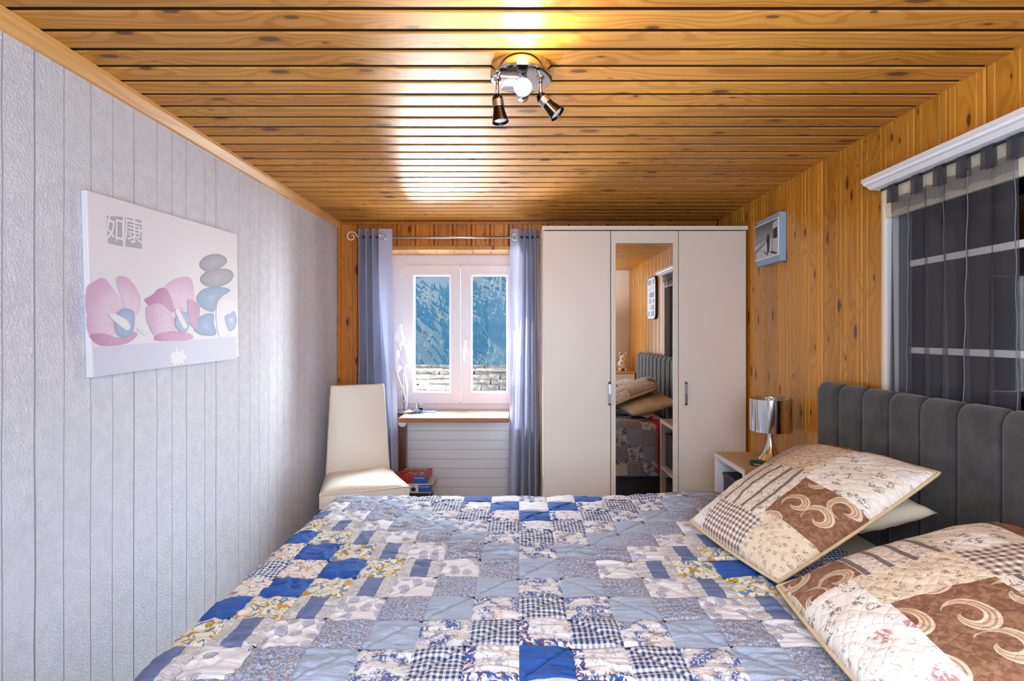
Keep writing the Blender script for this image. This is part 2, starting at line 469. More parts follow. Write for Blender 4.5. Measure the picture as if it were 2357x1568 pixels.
def q_orange():
    t, x, y, vec, r = qbase('quilt_apricot_print')
    b = t.noise(vec, 6, 3, 0.6, 1.4)
    col = t.mix(t.rng(b, 0.54, 0.60), srgb(232, 224, 214), srgb(206, 146, 104))
    c = t.noise(t.n('VectorMath', {0: vec, 1: (4.4, 1.1, 0)}, operation='ADD').outputs[0], 7, 2, 0.5, 1)
    return qfin(t, t.mix(t.rng(c, 0.58, 0.63), col, srgb(112, 138, 178)), vec)
def q_tan():
    t, x, y, vec, r = qbase('quilt_brown_ditsy')
    d = t.vor(vec, 12, 0.9)
    col = t.mix(t.noise(vec, 8, 3), srgb(146, 112, 82), srgb(174, 138, 104))
    return qfin(t, t.mix(t.rng(d, 0.2, 0.12), col, srgb(226, 208, 180)), vec)
def q_gingham():
    t, col, vec = gingham('quilt_navy_gingham', srgb(42, 60, 106), srgb(224, 225, 232)); return qfin(t, col, vec)
Q = {'grey': q_grey(), 'toile': q_toile(), 'flower': q_flower(), 'blue': q_blue(), 'floral': q_floral(), 'stamp': q_stamp(), 'denim': q_denim(),
     'yellow': q_yellow(), 'pale': q_pale(), 'orange': q_orange(), 'tan': q_tan(), 'gingham': q_gingham()}

# pillow prints
def pfin(t, col, vec):
    wv = t.noise(vec, 2.2, 2); x, y, z = t.sep(vec)
    q = t.math('ABSOLUTE', t.math('SINE', t.add(t.mul(t.add(x, y), 11), t.mul(wv, 7))))
    q2 = t.math('ABSOLUTE', t.math('SINE', t.add(t.mul(t.math('SUBTRACT', x, y), 9), t.mul(wv, 6))))
    h = t.math('MULTIPLY', t.math('POWER', q, 0.4), t.math('POWER', q2, 0.4))
    t.bump(h, 0.45, 0.004)
    return t.fin(col, 0.85)
def pbase(name):
    t = NT(name); v = t.n('VectorMath', {0: t.uv(), 1: (10, 10, 10)}, operation='MULTIPLY').outputs[0]
    x, y, z = t.sep(v); return t, x, y, v, None
def p_sprig(name, bgc, ink, sc=3.0):
    t, x, y, v, _ = pbase(name)
    d = t.vor(v, sc, 0.75); n = t.noise(v, 12*sc/3, 3, 0.6, 1.5)
    f = t.mul(t.rng(d, 0.36, 0.26), t.rng(n, 0.49, 0.56))
    return pfin(t, t.mix(t.mul(f, 0.85), bgc, ink), v)
def p_paisley():
    t, x, y, v, _ = pbase('pillow_brown_paisley')
    n = t.noise(v, 7, 3, 0.6, 1.0)
    col = t.mix(t.rng(n, 0.42, 0.6), srgb(128, 86, 60), srgb(154, 110, 80))
    SC_ = 1.05
    pos = t.vor(v, SC_, 0.55, out='Position'); loc = t.n('VectorMath', {0: v, 1: pos}, operation='SUBTRACT').outputs[0]
    cc = t.sep(t.vor(v, SC_, 0.55, out='Color')); lx, ly, lz = t.sep(loc)
    r_ = t.n('VectorMath', {0: loc}, operation='LENGTH').outputs['Value']
    th = t.math('FRACT', t.add(t.mul(t.math('ARCTAN2', ly, lx), 0.1591549), t.add(t.mul(cc[1], 0.35), 0.2)))
    rad = t.add(t.mul(th, 0.26), 0.13)
    w_ = t.mul(t.math('SINE', t.mul(th, PI)), 0.105)
    dd = t.math('ABSOLUTE', t.math('SUBTRACT', r_, rad))
    q = t.math('DIVIDE', dd, t.add(w_, 0.004))
    edge = t.mul(t.rng(q, 1.08, 0.95), t.rng(q, 0.44, 0.58))
    core = t.rng(q, 0.26, 0.16)
    f = t.mul(t.math('MAXIMUM', t.math('MAXIMUM', edge, t.mul(core, .8)), t.rng(q, 0.95, 0.8, 0, .35)), t.math('GREATER_THAN', cc[0], 0.12))
    return pfin(t, t.mix(t.mul(f, .9), col, srgb(230, 204, 170)), v)
def p_stripe(name, ax):
    t, x, y, v, _ = pbase(name)
    a = (x, y)[ax]
    fr = t.math('FRACT', t.mul(a, 2.1))
    band = t.mul(t.math('GREATER_THAN', fr, 0.06), t.math('LESS_THAN', fr, 0.30))
    n = t.noise(v, 9, 2, 0.6, 1.4)
    col = t.mix(t.mul(t.rng(n, 0.56, 0.62), 0.7), srgb(232, 218, 200), srgb(118, 100, 88))
    return pfin(t, t.mix(t.mul(band, 0.88), col, srgb(98, 86, 84)), v)
def p_gingham():
    t, col, v = gingham('pillow_brown_gingham', srgb(124, 94, 76), srgb(236, 226, 214), 6.2, pbase); return pfin(t, col, v)
def p_rose():
    t, x, y, v, _ = pbase('pillow_rose_floral')
    d = t.vor(v, 1.1, 0.9); n = t.noise(v, 6, 3, 0.6, 1.2)
    col = t.mix(t.mul(t.rng(d, 0.24, 0.14), t.rng(n, 0.44, 0.56, 0, .8)), srgb(240, 232, 222), srgb(178, 92, 92))
    e = t.noise(v, 8, 3, 0.6, 1.0)
    return pfin(t, t.mix(t.mul(t.rng(e, 0.60, 0.64), 0.6), col, srgb(112, 110, 90)), v)
Pm = {'sprig': p_sprig('pillow_grey_sprig', srgb(238, 228, 214), srgb(122, 108, 96), 2.4), 'dot': p_sprig('pillow_tan_rosebud', srgb(226, 206, 178), srgb(140, 104, 74), 4.6),
      'paisley': p_paisley(), 'stripe_u': p_stripe('pillow_ribbon_stripe', 0), 'stripe_v': p_stripe('pillow_ribbon_stripe_across', 1), 'gingham': p_gingham(), 'rose': p_rose()}
PK = list(Pm)

# ------------------------------------------------------------------ the room
XL, XR, YB, YR, ZC = -1.222, 1.324, 3.55, -0.28, 2.039
OX0, OX1, OZ, YG = -0.945, 0.055, 1.848, 3.76      # window recess: left, right, top, plane of the frame
WY0, WY1, WZ0, WZ1 = 1.30, 1.911, 0.93, 1.802        # opening of the inner window in the right wall

struct('floor', bx((XL-.1, YR-.1, -0.08), (XR+.1, YB+.4, 0)), M['floor'], label='brown laminate floor between the bed and the walls', cat='floor')

ceil = struct('ceiling', bx((XL-.1, YR-.1, ZC+0.022), (XR+.1, YB+.4, ZC+0.1)), M['groove_shade'], label='varnished pine board ceiling with dark joints', cat='ceiling')
PITCH = 0.0878
def plank_profile(w, t, ch):
    return [(-w/2, t), (-w/2, ch), (-w/2+ch, 0), (w/2-ch, 0), (w/2, ch), (w/2, t)]
me = None
k0 = int((1.237 - YR)/PITCH) + 1
for k in range(-k0, 27):
    y0 = 1.237 + k*PITCH
    yc = y0 + PITCH/2
    if yc - PITCH/2 < YR - 0.02 or yc + PITCH/2 > YB + 0.05: continue
    if me is None:
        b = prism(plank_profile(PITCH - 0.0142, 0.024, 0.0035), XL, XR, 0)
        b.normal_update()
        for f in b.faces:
            if abs(f.normal.y) > .95: f.material_index = 1  # board sides coloured dark so the grooves look shaded
        o = from_bm('plank', b, None, ceil, local=True, mats=[M['ceil_wood'], M['groove_shade']]); me = o.data
    else:
        o = link('plank', me, None, ceil)
    o.location = (0, yc, ZC)

# left wall: roughcast over old boards, with irregular vertical joints
def left_wall():
    rng = random.Random(3)
    ys = [1.253, 1.338, 1.423, 1.512, 1.593, 1.681, 1.788, 1.866, 1.946, 2.06, 2.136, 2.31]
    y = 1.253
    while y > YR + 0.1: y -= 0.085 + rng.uniform(-.006, .006); ys.append(y)
    y = 2.31
    while y < 3.0: y += 0.087 + rng.uniform(-.012, .012); ys.append(y)
    prof = [(YR - 0.1, 0.0)]
    deep = {1.338: 0.0075, 1.681: 0.006, 2.136: 0.005, 1.253: 0.004, 1.423: 0.003}
    for g in sorted(ys):
        d = deep.get(round(g, 3), rng.choice((0.0016, 0.0022, 0.003)))
        if g > 2.3: d *= 0.4
        d *= 1.7
        prof += [(g - 0.0007 - d*.15, 0), (g - 0.0002 - d*.06, -d*1.5), (g + 0.0002 + d*.06, -d*1.5), (g + 0.0007 + d*.15, 0)]
    prof.append((YB + 0.4, 0.0))
    n = 60; rows = []
    for i in range(n + 1):
        z = (ZC + 0.05)*i/n; row = []
        for y, d in prof:
            w = (float(vnoise(z*6, y*9, 5)) - 0.5)*0.004
            row.append((XL + d*max(.05, min(1.3, 2.2*float(vnoise(z*4, round(y/.085)*7.3, 8)) - .25)), y + (w if d else w), z))
        rows.append(row)
    bm = grid_bm(rows, flip=False)
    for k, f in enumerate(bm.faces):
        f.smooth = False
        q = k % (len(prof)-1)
        f.material_index = 1 if prof[q][1] < -1e-6 or prof[q+1][1] < -1e-6 else 0  # joint faces painted greyer, as shade inside the slits
    box(bm, (XL-.12, YR-.1, 0), (XL-.012, YB+.4, ZC+.05))
    return bm
struct('wall_left', left_wall(), None, mats=[M['stucco'], plain('joint_shade_grey', srgb(176, 174, 176), .9)], label='white roughcast wall with faint vertical joints', cat='wall')
# pine cove along the top of the left wall
struct('trim_1', prism([(XL, ZC-0.042), (XL+0.012, ZC-0.040), (XL+0.030, ZC-0.012), (XL+0.032, ZC), (XL, ZC)], YR, YB, 1), M['trim_wood'])

# back wall round the window recess
bm = bmesh.new()
box(bm, (XL-.1, YB+.012, 0), (OX0, YB+.36, ZC+.05)); box(bm, (OX1, YB+.012, 0), (XR+.1, YB+.36, ZC+.05))
box(bm, (OX0, YB+.012, OZ+0.014), (OX1, YB+.36, ZC+.05)); box(bm, (OX0, YG+0.01, 0), (OX1, YB+.36, 0.70))
wb = struct('wall_back', bm, M['groove_shade'], label='pine boarded wall around the window recess', cat='wall')
def wall_plank(w, z0, z1, axis, face, c, mat, parent, bead=True, sgn=1):
    """a vertical board: w wide, centred on c, its face at coordinate face; axis 1 faces -x, axis 0 faces -y"""
    t = 0.016; ch = 0.0045
    pr = [(-w/2, t), (-w/2, ch), (-w/2+ch, 0)]
    if bead and w > 0.09:
        for q in (-w/2+0.026, w/2-0.030):
            pr += [(q-0.0035, 0), (q, 0.0042), (q+0.0035, 0)]
    pr += [(w/2-ch, 0), (w/2, ch), (w/2, t)]
    if axis == 1: b = prism([(face+d, c+a) for a, d in pr], z0, z1 + (.022 if z1 == ZC else 0), 2)
    else: b = prism([(c+a, face+d) for a, d in pr], z0, z1 + (.022 if z1 == ZC else 0), 2)
    ref = Vector((face, c, 0)) if axis == 1 else Vector((c, face, 0))
    bmesh.ops.translate(b, verts=b.verts, vec=-ref)
    o = from_bm('plank', b, mat, parent, local=True); o.location = ref
    return o
def fill_planks(a0, a1, pitch, z0, z1, axis, face, mat, parent):
    n = max(1, round((a1-a0)/pitch)); p = (a1-a0)/n
    for k in range(n): wall_plank(p-0.0035, z0, z1, axis, face, a0+p*(k+.5), mat, parent)
fill_planks(XL, OX0, 0.135, 0, ZC, 0, YB, M['wall_wood_x'], wb)
fill_planks(OX1, XR, 0.135, 0, ZC, 0, YB, M['wall_wood_x'], wb)
fill_planks(OX0, OX1, 0.118, OZ+0.028, ZC, 0, YB, M['wall_wood_x'], wb)
from_bm('lintel_strip', bx((OX0, YB-0.004, OZ), (OX1, YB+0.012, OZ+0.028), 0.003), M['soffit_wood'], wb)
from_bm('cornice_strip', bx((XL+.03, YB-0.018, ZC-0.02), (XR, YB, ZC-0.001), 0.004), M['wall_wood_x'], wb)
for x in (OX0+0.010, OX1-0.010): from_bm('corner_strip', bx((x-.012, YB-0.010, OZ+0.028), (x+.012, YB, ZC-.02), 0.003), M['wall_wood_x'], wb)
for k in range(8):        # soffit of the recess
    p = (OX1-OX0)/8
    from_bm('soffit_board', prism([(OX0+p*k+.001, OZ+.012), (OX0+p*k+.001, OZ+.003), (OX0+p*k+.004, OZ), (OX0+p*(k+1)-.004, OZ), (OX0+p*(k+1)-.001, OZ+.003), (OX0+p*(k+1)-.001, OZ+.012)], YB+.012, YG+.02, 1), M['soffit_wood'], wb)
from_bm('under_window_lining', bx((OX0+.006, YG+.001, 0), (OX1-.006, YG+.0098, .70)), M['white_lacquer'], wb)
for x0, x1 in ((OX0-.001, OX0+.006), (OX1-.006, OX1+.001)):
    from_bm('reveal_lining', bx((x0, YB+.012, 0), (x1, YG+.02, OZ)), M['white_lacquer'], wb)

# right wall with the recess of the inner window
bm = bmesh.new()
box(bm, (XR+.016, YR-.1, 0), (XR+.34, WY0, ZC+.05)); box(bm, (XR+.016, WY1, 0), (XR+.34, YB+.4, ZC+.05))
box(bm, (XR+.016, WY0, 0), (XR+.34, WY1, WZ0)); box(bm, (XR+.016, WY0, WZ1), (XR+.34, WY1, ZC+.05))
wr = struct('wall_right', bm, M['groove_shade'], label='knotty pine boarded wall beside the bed', cat='wall')
n = -17
while True:
    a = WY1 + 0.135*n; b_ = a + 0.135; n += 1
    if a > YB: break
    a = max(a, YR); b_ = min(b_, YB)
    if b_ - a < 0.02: continue
    if b_ <= WY0 + 1e-4 or a >= WY1 - 1e-4:
        wall_plank(b_-a-0.0035, 0, ZC, 1, XR, (a+b_)/2, M['wall_wood'], wr)
    else:
        if a < WY0 - 0.02: wall_plank(WY0-a-0.002, 0, ZC, 1, XR, (a+WY0)/2, M['wall_wood'], wr, bead=False); a = WY0
        wall_plank(b_-a-0.0035, WZ1, ZC, 1, XR, (a+b_)/2, M['wall_wood'], wr)
        wall_plank(b_-a-0.0035, 0, WZ0, 1, XR, (a+b_)/2, M['wall_wood'], wr)
struct('wall_rear', bx((XL-.1, YR-.12, 0), (XR+.1, YR, ZC+.05)), M['plaster'])

# ------------------------------------------------------------------ main window
w1 = struct('window_1', bmesh.new(), M['white_pvc'])
tag(w1, 'white two-sash window between the blue grey curtains', 'window', kind='structure')
fx0, fx1, fz0, fz1 = OX0+.006, OX1-.006, 0.748, OZ
b = bmesh.new()
for lo, hi in (((fx0+.135, YG, fz1-.090), (fx1-.080, YG+.07, fz1)), ((fx0+.135, YG, fz0), (fx1-.080, YG+.07, fz0+.060)), ((fx0, YG, fz0), (fx0+.135, YG+.07, fz1)), ((fx1-.080, YG, fz0), (fx1, YG+.07, fz1))):
    box(b, lo, hi, 0.003)
from_bm('frame', b, M['white_pvc'], w1)
sx = [(-0.823, -0.4185), (-0.4135, -0.009)]
for i, (a, c) in enumerate(sx):
    z0, z1 = 0.792, 1.772; ya, yb = YG-0.016, YG+.05
    gl, gr = a+.078, c-.070
    if i == 1: gl, gr = a+.078, c-.078
    gb, gt = 0.876, 1.700
    b = bmesh.new()
    box(b, (a, ya, z0), (gl, yb, z1), .004); box(b, (gr, ya, z0), (c, yb, z1), .004)
    box(b, (gl-.002, ya, z0), (gr+.002, yb, gb), .004); box(b, (gl-.002, ya, gt), (gr+.002, yb, z1), .004)
    s = from_bm('sash', b, M['white_pvc'], w1)
    b = bmesh.new(); e = .009
    for lo, hi in (((gl-e, ya-.004, gb-e), (gl+.004, ya+.03, gt+e)), ((gr-.004, ya-.004, gb-e), (gr+e, ya+.03, gt+e)), ((gl, ya-.004, gb-e), (gr, ya+.03, gb+.004)), ((gl, ya-.004, gt-.004), (gr, ya+.03, gt+e))):
        box(b, lo, hi, .002)
    from_bm('glazing_bead', b, M['white_bead'], s)
    from_bm('pane', bx((gl, ya+.024, gb), (gr, ya+.030, gt)), M['glass'], s)
    if i == 1:
        h = bmesh.new(); hx = a + .030; hz = 1.205
        box(h, (hx-.013, ya-.010, hz-.04), (hx+.013, ya, hz+.04), .004)
        lathe([(0.010, 0), (0.010, .035), (0.0, .037)], (hx, ya-.008, hz+.018), (0, -1, 0), 14, h)
        tube([(hx, ya-.038, hz+.022), (hx, ya-.042, hz), (hx-.001, ya-.044, hz-.05), (hx-.003, ya-.044, hz-.115)], [.011, .010, .009, .007], 10, h)
        from_bm('handle', h, M['white_plastic'], s)
    else:
        h = bmesh.new(); lathe([(0, 0), (.007, .002), (.007, .068), (0, .07)], (a-.008, ya+.004, 1.69), (0, 0, 1), 12, h)
        lathe([(0, 0), (.007, .002), (.007, .068), (0, .07)], (a-.008, ya+.004, 0.82), (0, 0, 1), 12, h)
        from_bm('hinge', h, M['white_plastic'], s)
from_bm('sill_board', bx((fx0, YB+.02, 0.722), (fx1, YG+.02, 0.748), .004), M['desk_edge'], w1)

# ------------------------------------------------------------------ inner window in the right wall, with pelmet, rod and voile
w2 = struct('window_2', bmesh.new(), M['white_lacquer'])
tag(w2, 'inner window with white bars and dark panes above the headboard', 'window', kind='structure')
XN = 1.40
b = bmesh.new(); th = .012
box(b, (XR-.004, WY1-th, WZ0), (1.360, WY1, WZ1)); box(b, (XR-.004, WY0, WZ0), (1.360, WY0+th, WZ1))
box(b, (XR-.004, WY0+th, WZ1-th), (1.360, WY1-th, WZ1)); box(b, (XR-.004, WY0+th, WZ0), (1.360, WY1-th, WZ0+th))
from_bm('reveal', b, M['white_lacquer'], w2)
b = bmesh.new()
box(b, (XR-.010, WY1-.004, WZ0), (XR+.004, WY1+.012, WZ1), .002); box(b, (XR-.010, WY0-.012, WZ0), (XR+.004, WY0+.004, WZ1), .002)
box(b, (XR-.008, WY0, WZ1-.105), (XR+.006, WY1, WZ1), .002)
from_bm('casing', b, M['cream_paint'], w2)
b = bmesh.new()
box(b, (1.360, WY1-.008, WZ0), (1.50, WY1, WZ1)); box(b, (1.360, WY0, WZ0), (1.50, WY0+.02, WZ1))
box(b, (1.360, WY0+.02, WZ1-.03), (1.50, WY1-.008, WZ1)); box(b, (1.360, WY0+.02, WZ0), (1.50, WY1-.008, WZ0+.03))
from_bm('frame', b, plain('shaded_frame_grey', srgb(120, 120, 122), .5), w2)  # grey paints in the shade deeper in the white reveal
for z in (1.535, 1.225): from_bm('glazing_bar', bx((XN, WY0+.02, z-.011), (XN+.022, WY1-.008, z+.011), .002), M['white_lacquer'], w2)
zs = [(WZ0+.03, 1.214), (1.236, 1.524), (1.546, WZ1-.03)]
for a, c in zs: from_bm('pane', bx((XN+.010, WY0+.02, a), (XN+.014, WY1-.008, c)), M['dark_glass'], w2)
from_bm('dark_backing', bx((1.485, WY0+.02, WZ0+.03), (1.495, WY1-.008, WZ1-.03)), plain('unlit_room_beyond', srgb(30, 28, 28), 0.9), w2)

pel = from_bm('pelmet', prism([(XR, 1.842), (XR-.082, 1.842), (XR-.084, 1.830), (XR-.076, 1.827), (XR-.074, 1.820), (XR-.064, 1.817), (XR-.058, 1.812), (XR-.050, 1.806), (XR-.010, 1.803), (XR, 1.803)], WY0-.03, 1.925, 1), M['white_lacquer'])
tag(pel, 'white moulded pelmet board over the grey voile curtain', 'pelmet')
rod2 = from_bm('curtain_wire', tube([(1.295, WY0+.0, 1.797), (1.295, 1.895, 1.797)], .0045, 10), M['black'])
tag(rod2, 'thin black rod under the white pelmet carrying the voile', 'rod')

def voile():
    root = thing('sheer_curtain', 'dark grey tab-top voile curtain with silver threads behind the headboard', 'curtain', (1.295, 1.6, 1.08))
    Y0, Y1, zt, zb = 1.372, 1.856, 1.752, 0.955
    n = 150; rows = []; den = []
    def px(y, t):
        s = (y-Y0)/(Y1-Y0)
        fold = math.sin(s*2*PI*6.2 + 0.6*math.sin(s*9+t*1.5))
        amp = 0.006 + 0.005*t
        return 1.295 + amp*fold, y + (0.015*math.cos(s*2*PI*6.2 + 1.1))*(0.5+.8*t) - 0.012*t*(s-.3)
    for i in range(n+1):
        y = Y0 + (Y1-Y0)*i/n
        rows.append([(*px(y, j/24), zt + (zb-zt)*j/24 + 0.004*math.sin(i*.21)*(1-j/24)) for j in range(25)])
    from_bm('voile', grid_bm(rows), M['sheer'], root)
    band = [[(r[0][0]-.0015, r[0][1], r[0][2]-.045*k/3) for k in range(4)] for r in rows]
    from_bm('heading_band', grid_bm(band), M['sheer'], root)
    hem = [[(r[k][0]-.001, r[k][1], r[k][2]) for k in range(25)] for r in rows[-5:]]
    from_bm('side_hem', grid_bm(hem), M['sheer_dense'], root)
    tabs = [1.383, 1.462, 1.545, 1.632, 1.727, 1.838]
    for y in tabs:
        rr = []
        for k in range(17):
            a = PI*k/16
            if k == 0: pts = (1.2895, zt - .01)
            p = (1.295 - .006*math.cos(a), 1.797 + .006*math.sin(a))
            rr.append(p)
        path = [(1.288, zt-.012), (1.2885, zt+.02)] + rr + [(1.3015, zt+.02), (1.302, zt-.012)]
        from_bm('tab', grid_bm([[(x, y-.019+.038*k/3, z) for x, z in path] for k in range(4)]), M['sheer_dense'], root)
    for y in (1.395, 1.512, 1.632, 1.745):
        q = px(y, 0)
        pts = [(px(y, j/24)[0]-.003, px(y, j/24)[1]+.002*math.sin(j*1.3), zt+(zb-zt)*j/24) for j in range(25)]
        from_bm('silver_thread', tube(pts, .0014, 5), M['sheer_thread'], root)
voile()

# ------------------------------------------------------------------ bed
BX0, BX1, BY0, BY1 = -0.745, 1.215, 0.55, 2.215
HX = 1.225
bed = thing('bed', 'wide upholstered bed with channelled charcoal velvet headboard', 'bed', (0.25, 1.33, 0))
from_bm('base', bx((BX0, BY0, 0.06), (BX1+.01, BY1, 0.36), 0.02, 3), M['bed_fabric'], bed, smooth=True, auto=40)
for x in (BX0+.08, BX1-.12):
    for y in (BY0+.08, BY1-.08):
        from_bm('leg', lathe([(0, 0), (.025, 0), (.03, .065), (0, .065)], (x, y, 0), n=14), M['black'], bed)
hb = from_bm('headboard', bx((HX+.022, 0.535, 0.05), (HX+.055, 2.198, 1.060), .01), M['velvet'], bed)
def channel(y0, y1):
    n = 12; path = [(HX+.022, 0.10)]
    rows = []
    prof = [(0.0, 0.10), (0.0, 0.30), (0.0, 0.6), (0.0, 0.85), (0.0, 1.0), (0.0, 1.03)]
    R = 0.028
    for k in range(9):
        a = PI*k/8; prof.append((R - R*math.cos(a), 1.045 + R*math.sin(a)*1.15))
    prof += [(2*R, 1.02), (2*R, 0.98)]
    cx, cz = R, 1.02
    for i in range(n+1):
        u = i/n; b = (1-abs(2*u-1)**6)**0.5 if 0 < i < n else 0.0
        row = []
        for x, z in prof:
            if z <= 1.045 and x < R: d = Vector((-1, 0))
            elif x > R*1.99 and z < 1.03: d = Vector((0.2, 0))
            else: d = Vector((x-R, (z-1.045)/1.15)).normalized()
            row.append((HX+0.016 + x + d.x*(0.014*b-0.002), y0+(y1-y0)*u, z + d.y*(0.014*b-0.002)))
        rows.append(row)
    return grid_bm(rows)
edges = [2.200] + [2.053 - .138*k for k in range(12)]
for a, c in zip(edges[1:], edges[:-1]):
    from_bm('channel', channel(a, c), M['velvet'], hb)
mat_o = from_bm('mattress', bx((BX0+.01, BY0+.01, 0.36), (HX-.012, BY1-.01, 0.583), 0.045, 4), M['cotton_cream'], smooth=True, auto=60)
tag(mat_o, 'cream sheeted mattress lying under the blue patchwork quilt', 'mattress')

# ------------------------------------------------------------------ quilt
PX, PY, QY0 = 0.1125, 0.1105, 1.0225
QX0, QYF, QYN, QZ, QR = BX0-.005, BY1+.0, BY0-.0, 0.600, 0.05
def bend(e):
    """outward and downward travel along the quilt past the bed's edge"""
    arc = QR*PI/2
    th = np.minimum(e/QR, PI/2)
    out = QR*np.sin(th); down = QR*(1-np.cos(th)) + np.maximum(e-arc, 0)
    out = out + np.maximum(e-arc, 0)*0.03
    return out, down
def quilt_pos(a, b):
    a = np.asarray(a, float); b = np.asarray(b, float)
    x0 = QX0+QR*0.6; yf = QYF-QR*0.6; yn = QYN+QR*0.6
    ea = np.minimum(a-x0, 0); eb = np.maximum(b-yf, 0) + np.minimum(b-yn, 0)
    e = np.hypot(ea, eb); dx = np.where(e > 1e-9, ea/np.maximum(e, 1e-9), 0); dy = np.where(e > 1e-9, eb/np.maximum(e, 1e-9), 0)
    o, d = bend(e)
    th = np.minimum(e/QR, PI/2)
    nx, ny, nz = dx*np.sin(th), dy*np.sin(th), np.cos(th)
    X = np.maximum(a, x0) + dx*o; Y = np.clip(b, yn, yf) + dy*o
    Z = QZ - d
    Z = Z + 0.030*np.exp(-((a-.74)/.20)**2 - ((b-2.13)/.14)**2) + 0.008*np.exp(-((a+.1)/.5)**2 - ((b-1.5)/.5)**2)
    Z = Z + 0.010*(vnoise(a*3.1, b*3.4, 41)-.5)*(e < .02)
    # relief: seams, diagonal stitching, puckers
    u = a/PX - np.floor(a/PX); v = (b-QY0)/PY - np.floor((b-QY0)/PY)
    ci = np.floor(a/PX); cj = np.floor((b-QY0)/PY) - 4
    seam = np.minimum(np.minimum(u, 1-u)*PX, np.minimum(v, 1-v)*PY)
    h = -0.0024*np.exp(-(seam/.0036)**2)
    dg = np.where(ci*cj >= 0, np.abs(u-v), np.abs(u-1+v))*PX*0.7
    dg = np.where((ci+cj).astype(int) % 2 == 0, dg, 1.0)
    h = h - 0.0058*np.exp(-(dg/.0046)**2)
    w1 = vnoise(a*9, b*46, 11); w2_ = vnoise(a*17 + b*9, b*80, 12); w3 = vnoise(a*24, b*26, 13)
    pk = 1 - np.abs(2*w1-1); pk2 = 1 - np.abs(2*w2_-1)
    hard = 0.45 + 0.75*vnoise(a*2.3, b*2.9, 15)
    left = 1/(1+np.exp((a+0.35)/.08))
    w4 = 1 - np.abs(2*vnoise(a*30+b*12, b*34-a*12, 16)-1)
    h = h + hard*(0.0062*pk + 0.0058*pk2)*(1-.4*left) + 0.0050*w3 + left*0.0085*w4
    h = h + 0.0018*(1-np.exp(-(seam/.018)**2))
    wx = 1/(1+np.exp(-(a+.42)/.06))/(1+np.exp((a-.78)/.06))         # long pulled creases across the middle
    for b0, am, ph in ((1.555, .006, .3), (1.598, .008, 1.1), (1.632, .007, 2.0), (1.676, .005, 2.9), (1.735, .004, 4.2), (1.505, .004, 5.0)):
        bl = b0 + .010*np.sin(a*6.5+ph) + .006*np.sin(a*15+ph*2)
        h = h + wx*am*(.4+.9*vnoise(a*3.5+ph, b0*10, 51))*np.exp(-np.abs((b-bl)/.0085)**1.6)
    return np.stack([X+nx*h, Y+ny*h, Z+nz*h], -1)
def kind_of(i, j):
    ai = abs(i); aj = abs(j); k = ai - aj
    if k >= 0:
        return ['grey', 'floral', 'stamp', 'denim', 'yellow', 'blue', 'orange', 'gingham', 'pale', 'grey', 'toile', 'flower'][min(k, 11)]
    return [None, 'toile', 'gingham', 'flower', 'blue', 'pale', 'toile', 'pale', 'gingham', 'floral', 'tan', 'stamp', 'flower'][min(-k, 12)]
quilt = thing('patchwork_quilt', 'blue and white patchwork quilt with gingham and toile squares spread over the bed', 'quilt', (0.1, 1.3, 0.6))
qorg = np.array([0.1, 1.3, 0.6])
def patch_arrays(i, j, n):
    a = np.linspace(i*PX, (i+1)*PX, n+1); b = np.linspace(QY0+(j+4)*PY, QY0+(j+5)*PY, n+1)
    A, B = np.meshgrid(a, b, indexing='ij')
    # keep just inside the square so floor() picks this patch
    eps = 1e-5
    A = np.clip(A, i*PX+eps, (i+1)*PX-eps); B = np.clip(B, QY0+(j+4)*PY+eps, QY0+(j+5)*PY-eps)
    P = quilt_pos(A, B) - qorg
    U, V_ = np.meshgrid(np.linspace(0, 1, n+1), np.linspace(0, 1, n+1), indexing='ij')
    return P.reshape(-1, 3), np.stack([U, V_], -1).reshape(-1, 2)
def grid_faces(n, off=0):
    idx = np.arange((n+1)*(n+1)).reshape(n+1, n+1) + off
    return np.stack([idx[:-1, :-1], idx[1:, :-1], idx[1:, 1:], idx[:-1, 1:]], -1).reshape(-1, 4)
def mesh_np(name, P, Fc, UV, mats, mi=None):
    m = bpy.data.meshes.new(name)
    m.from_pydata(P.tolist(), [], Fc.tolist())
    ul = m.uv_layers.new(name='UVMap'); ul.data.foreach_set('uv', UV[Fc.ravel()].ravel())
    m.polygons.foreach_set('use_smooth', np.ones(len(Fc), bool))
    for x in mats: m.materials.append(x)
    if mi is not None: m.polygons.foreach_set('material_index', mi)
    return m
rest = []
for j in range(-12, 10):
    for i in range(-10, 9):
        if j >= -5:
            far = j > 5 or i < -7
            n = 14 if far else (28 if j < 2 else 24)
            P, UV = patch_arrays(i, j, n)
            o = bpy.data.objects.new('patch', mesh_np('patch', P, grid_faces(n), UV, [Q[kind_of(i, j)]]))
            C.objects.link(o); o.parent = quilt
        else: rest.append((i, j))
Ps, Fs, Us, Ms = [], [], [], []; off = 0; names = list(Q)
for i, j in rest:
    P, UV = patch_arrays(i, j, 8); Ps.append(P); Us.append(UV); Fs.append(grid_faces(8, off)); off += len(P)
    Ms.append(np.full(64, names.index(kind_of(i, j))))
o = bpy.data.objects.new('near_patches', mesh_np('near_patches', np.concatenate(Ps), np.concatenate(Fs), np.concatenate(Us), list(Q.values()), np.concatenate(Ms)))
C.objects.link(o); o.parent = quilt; o['kind'] = 'stuff'
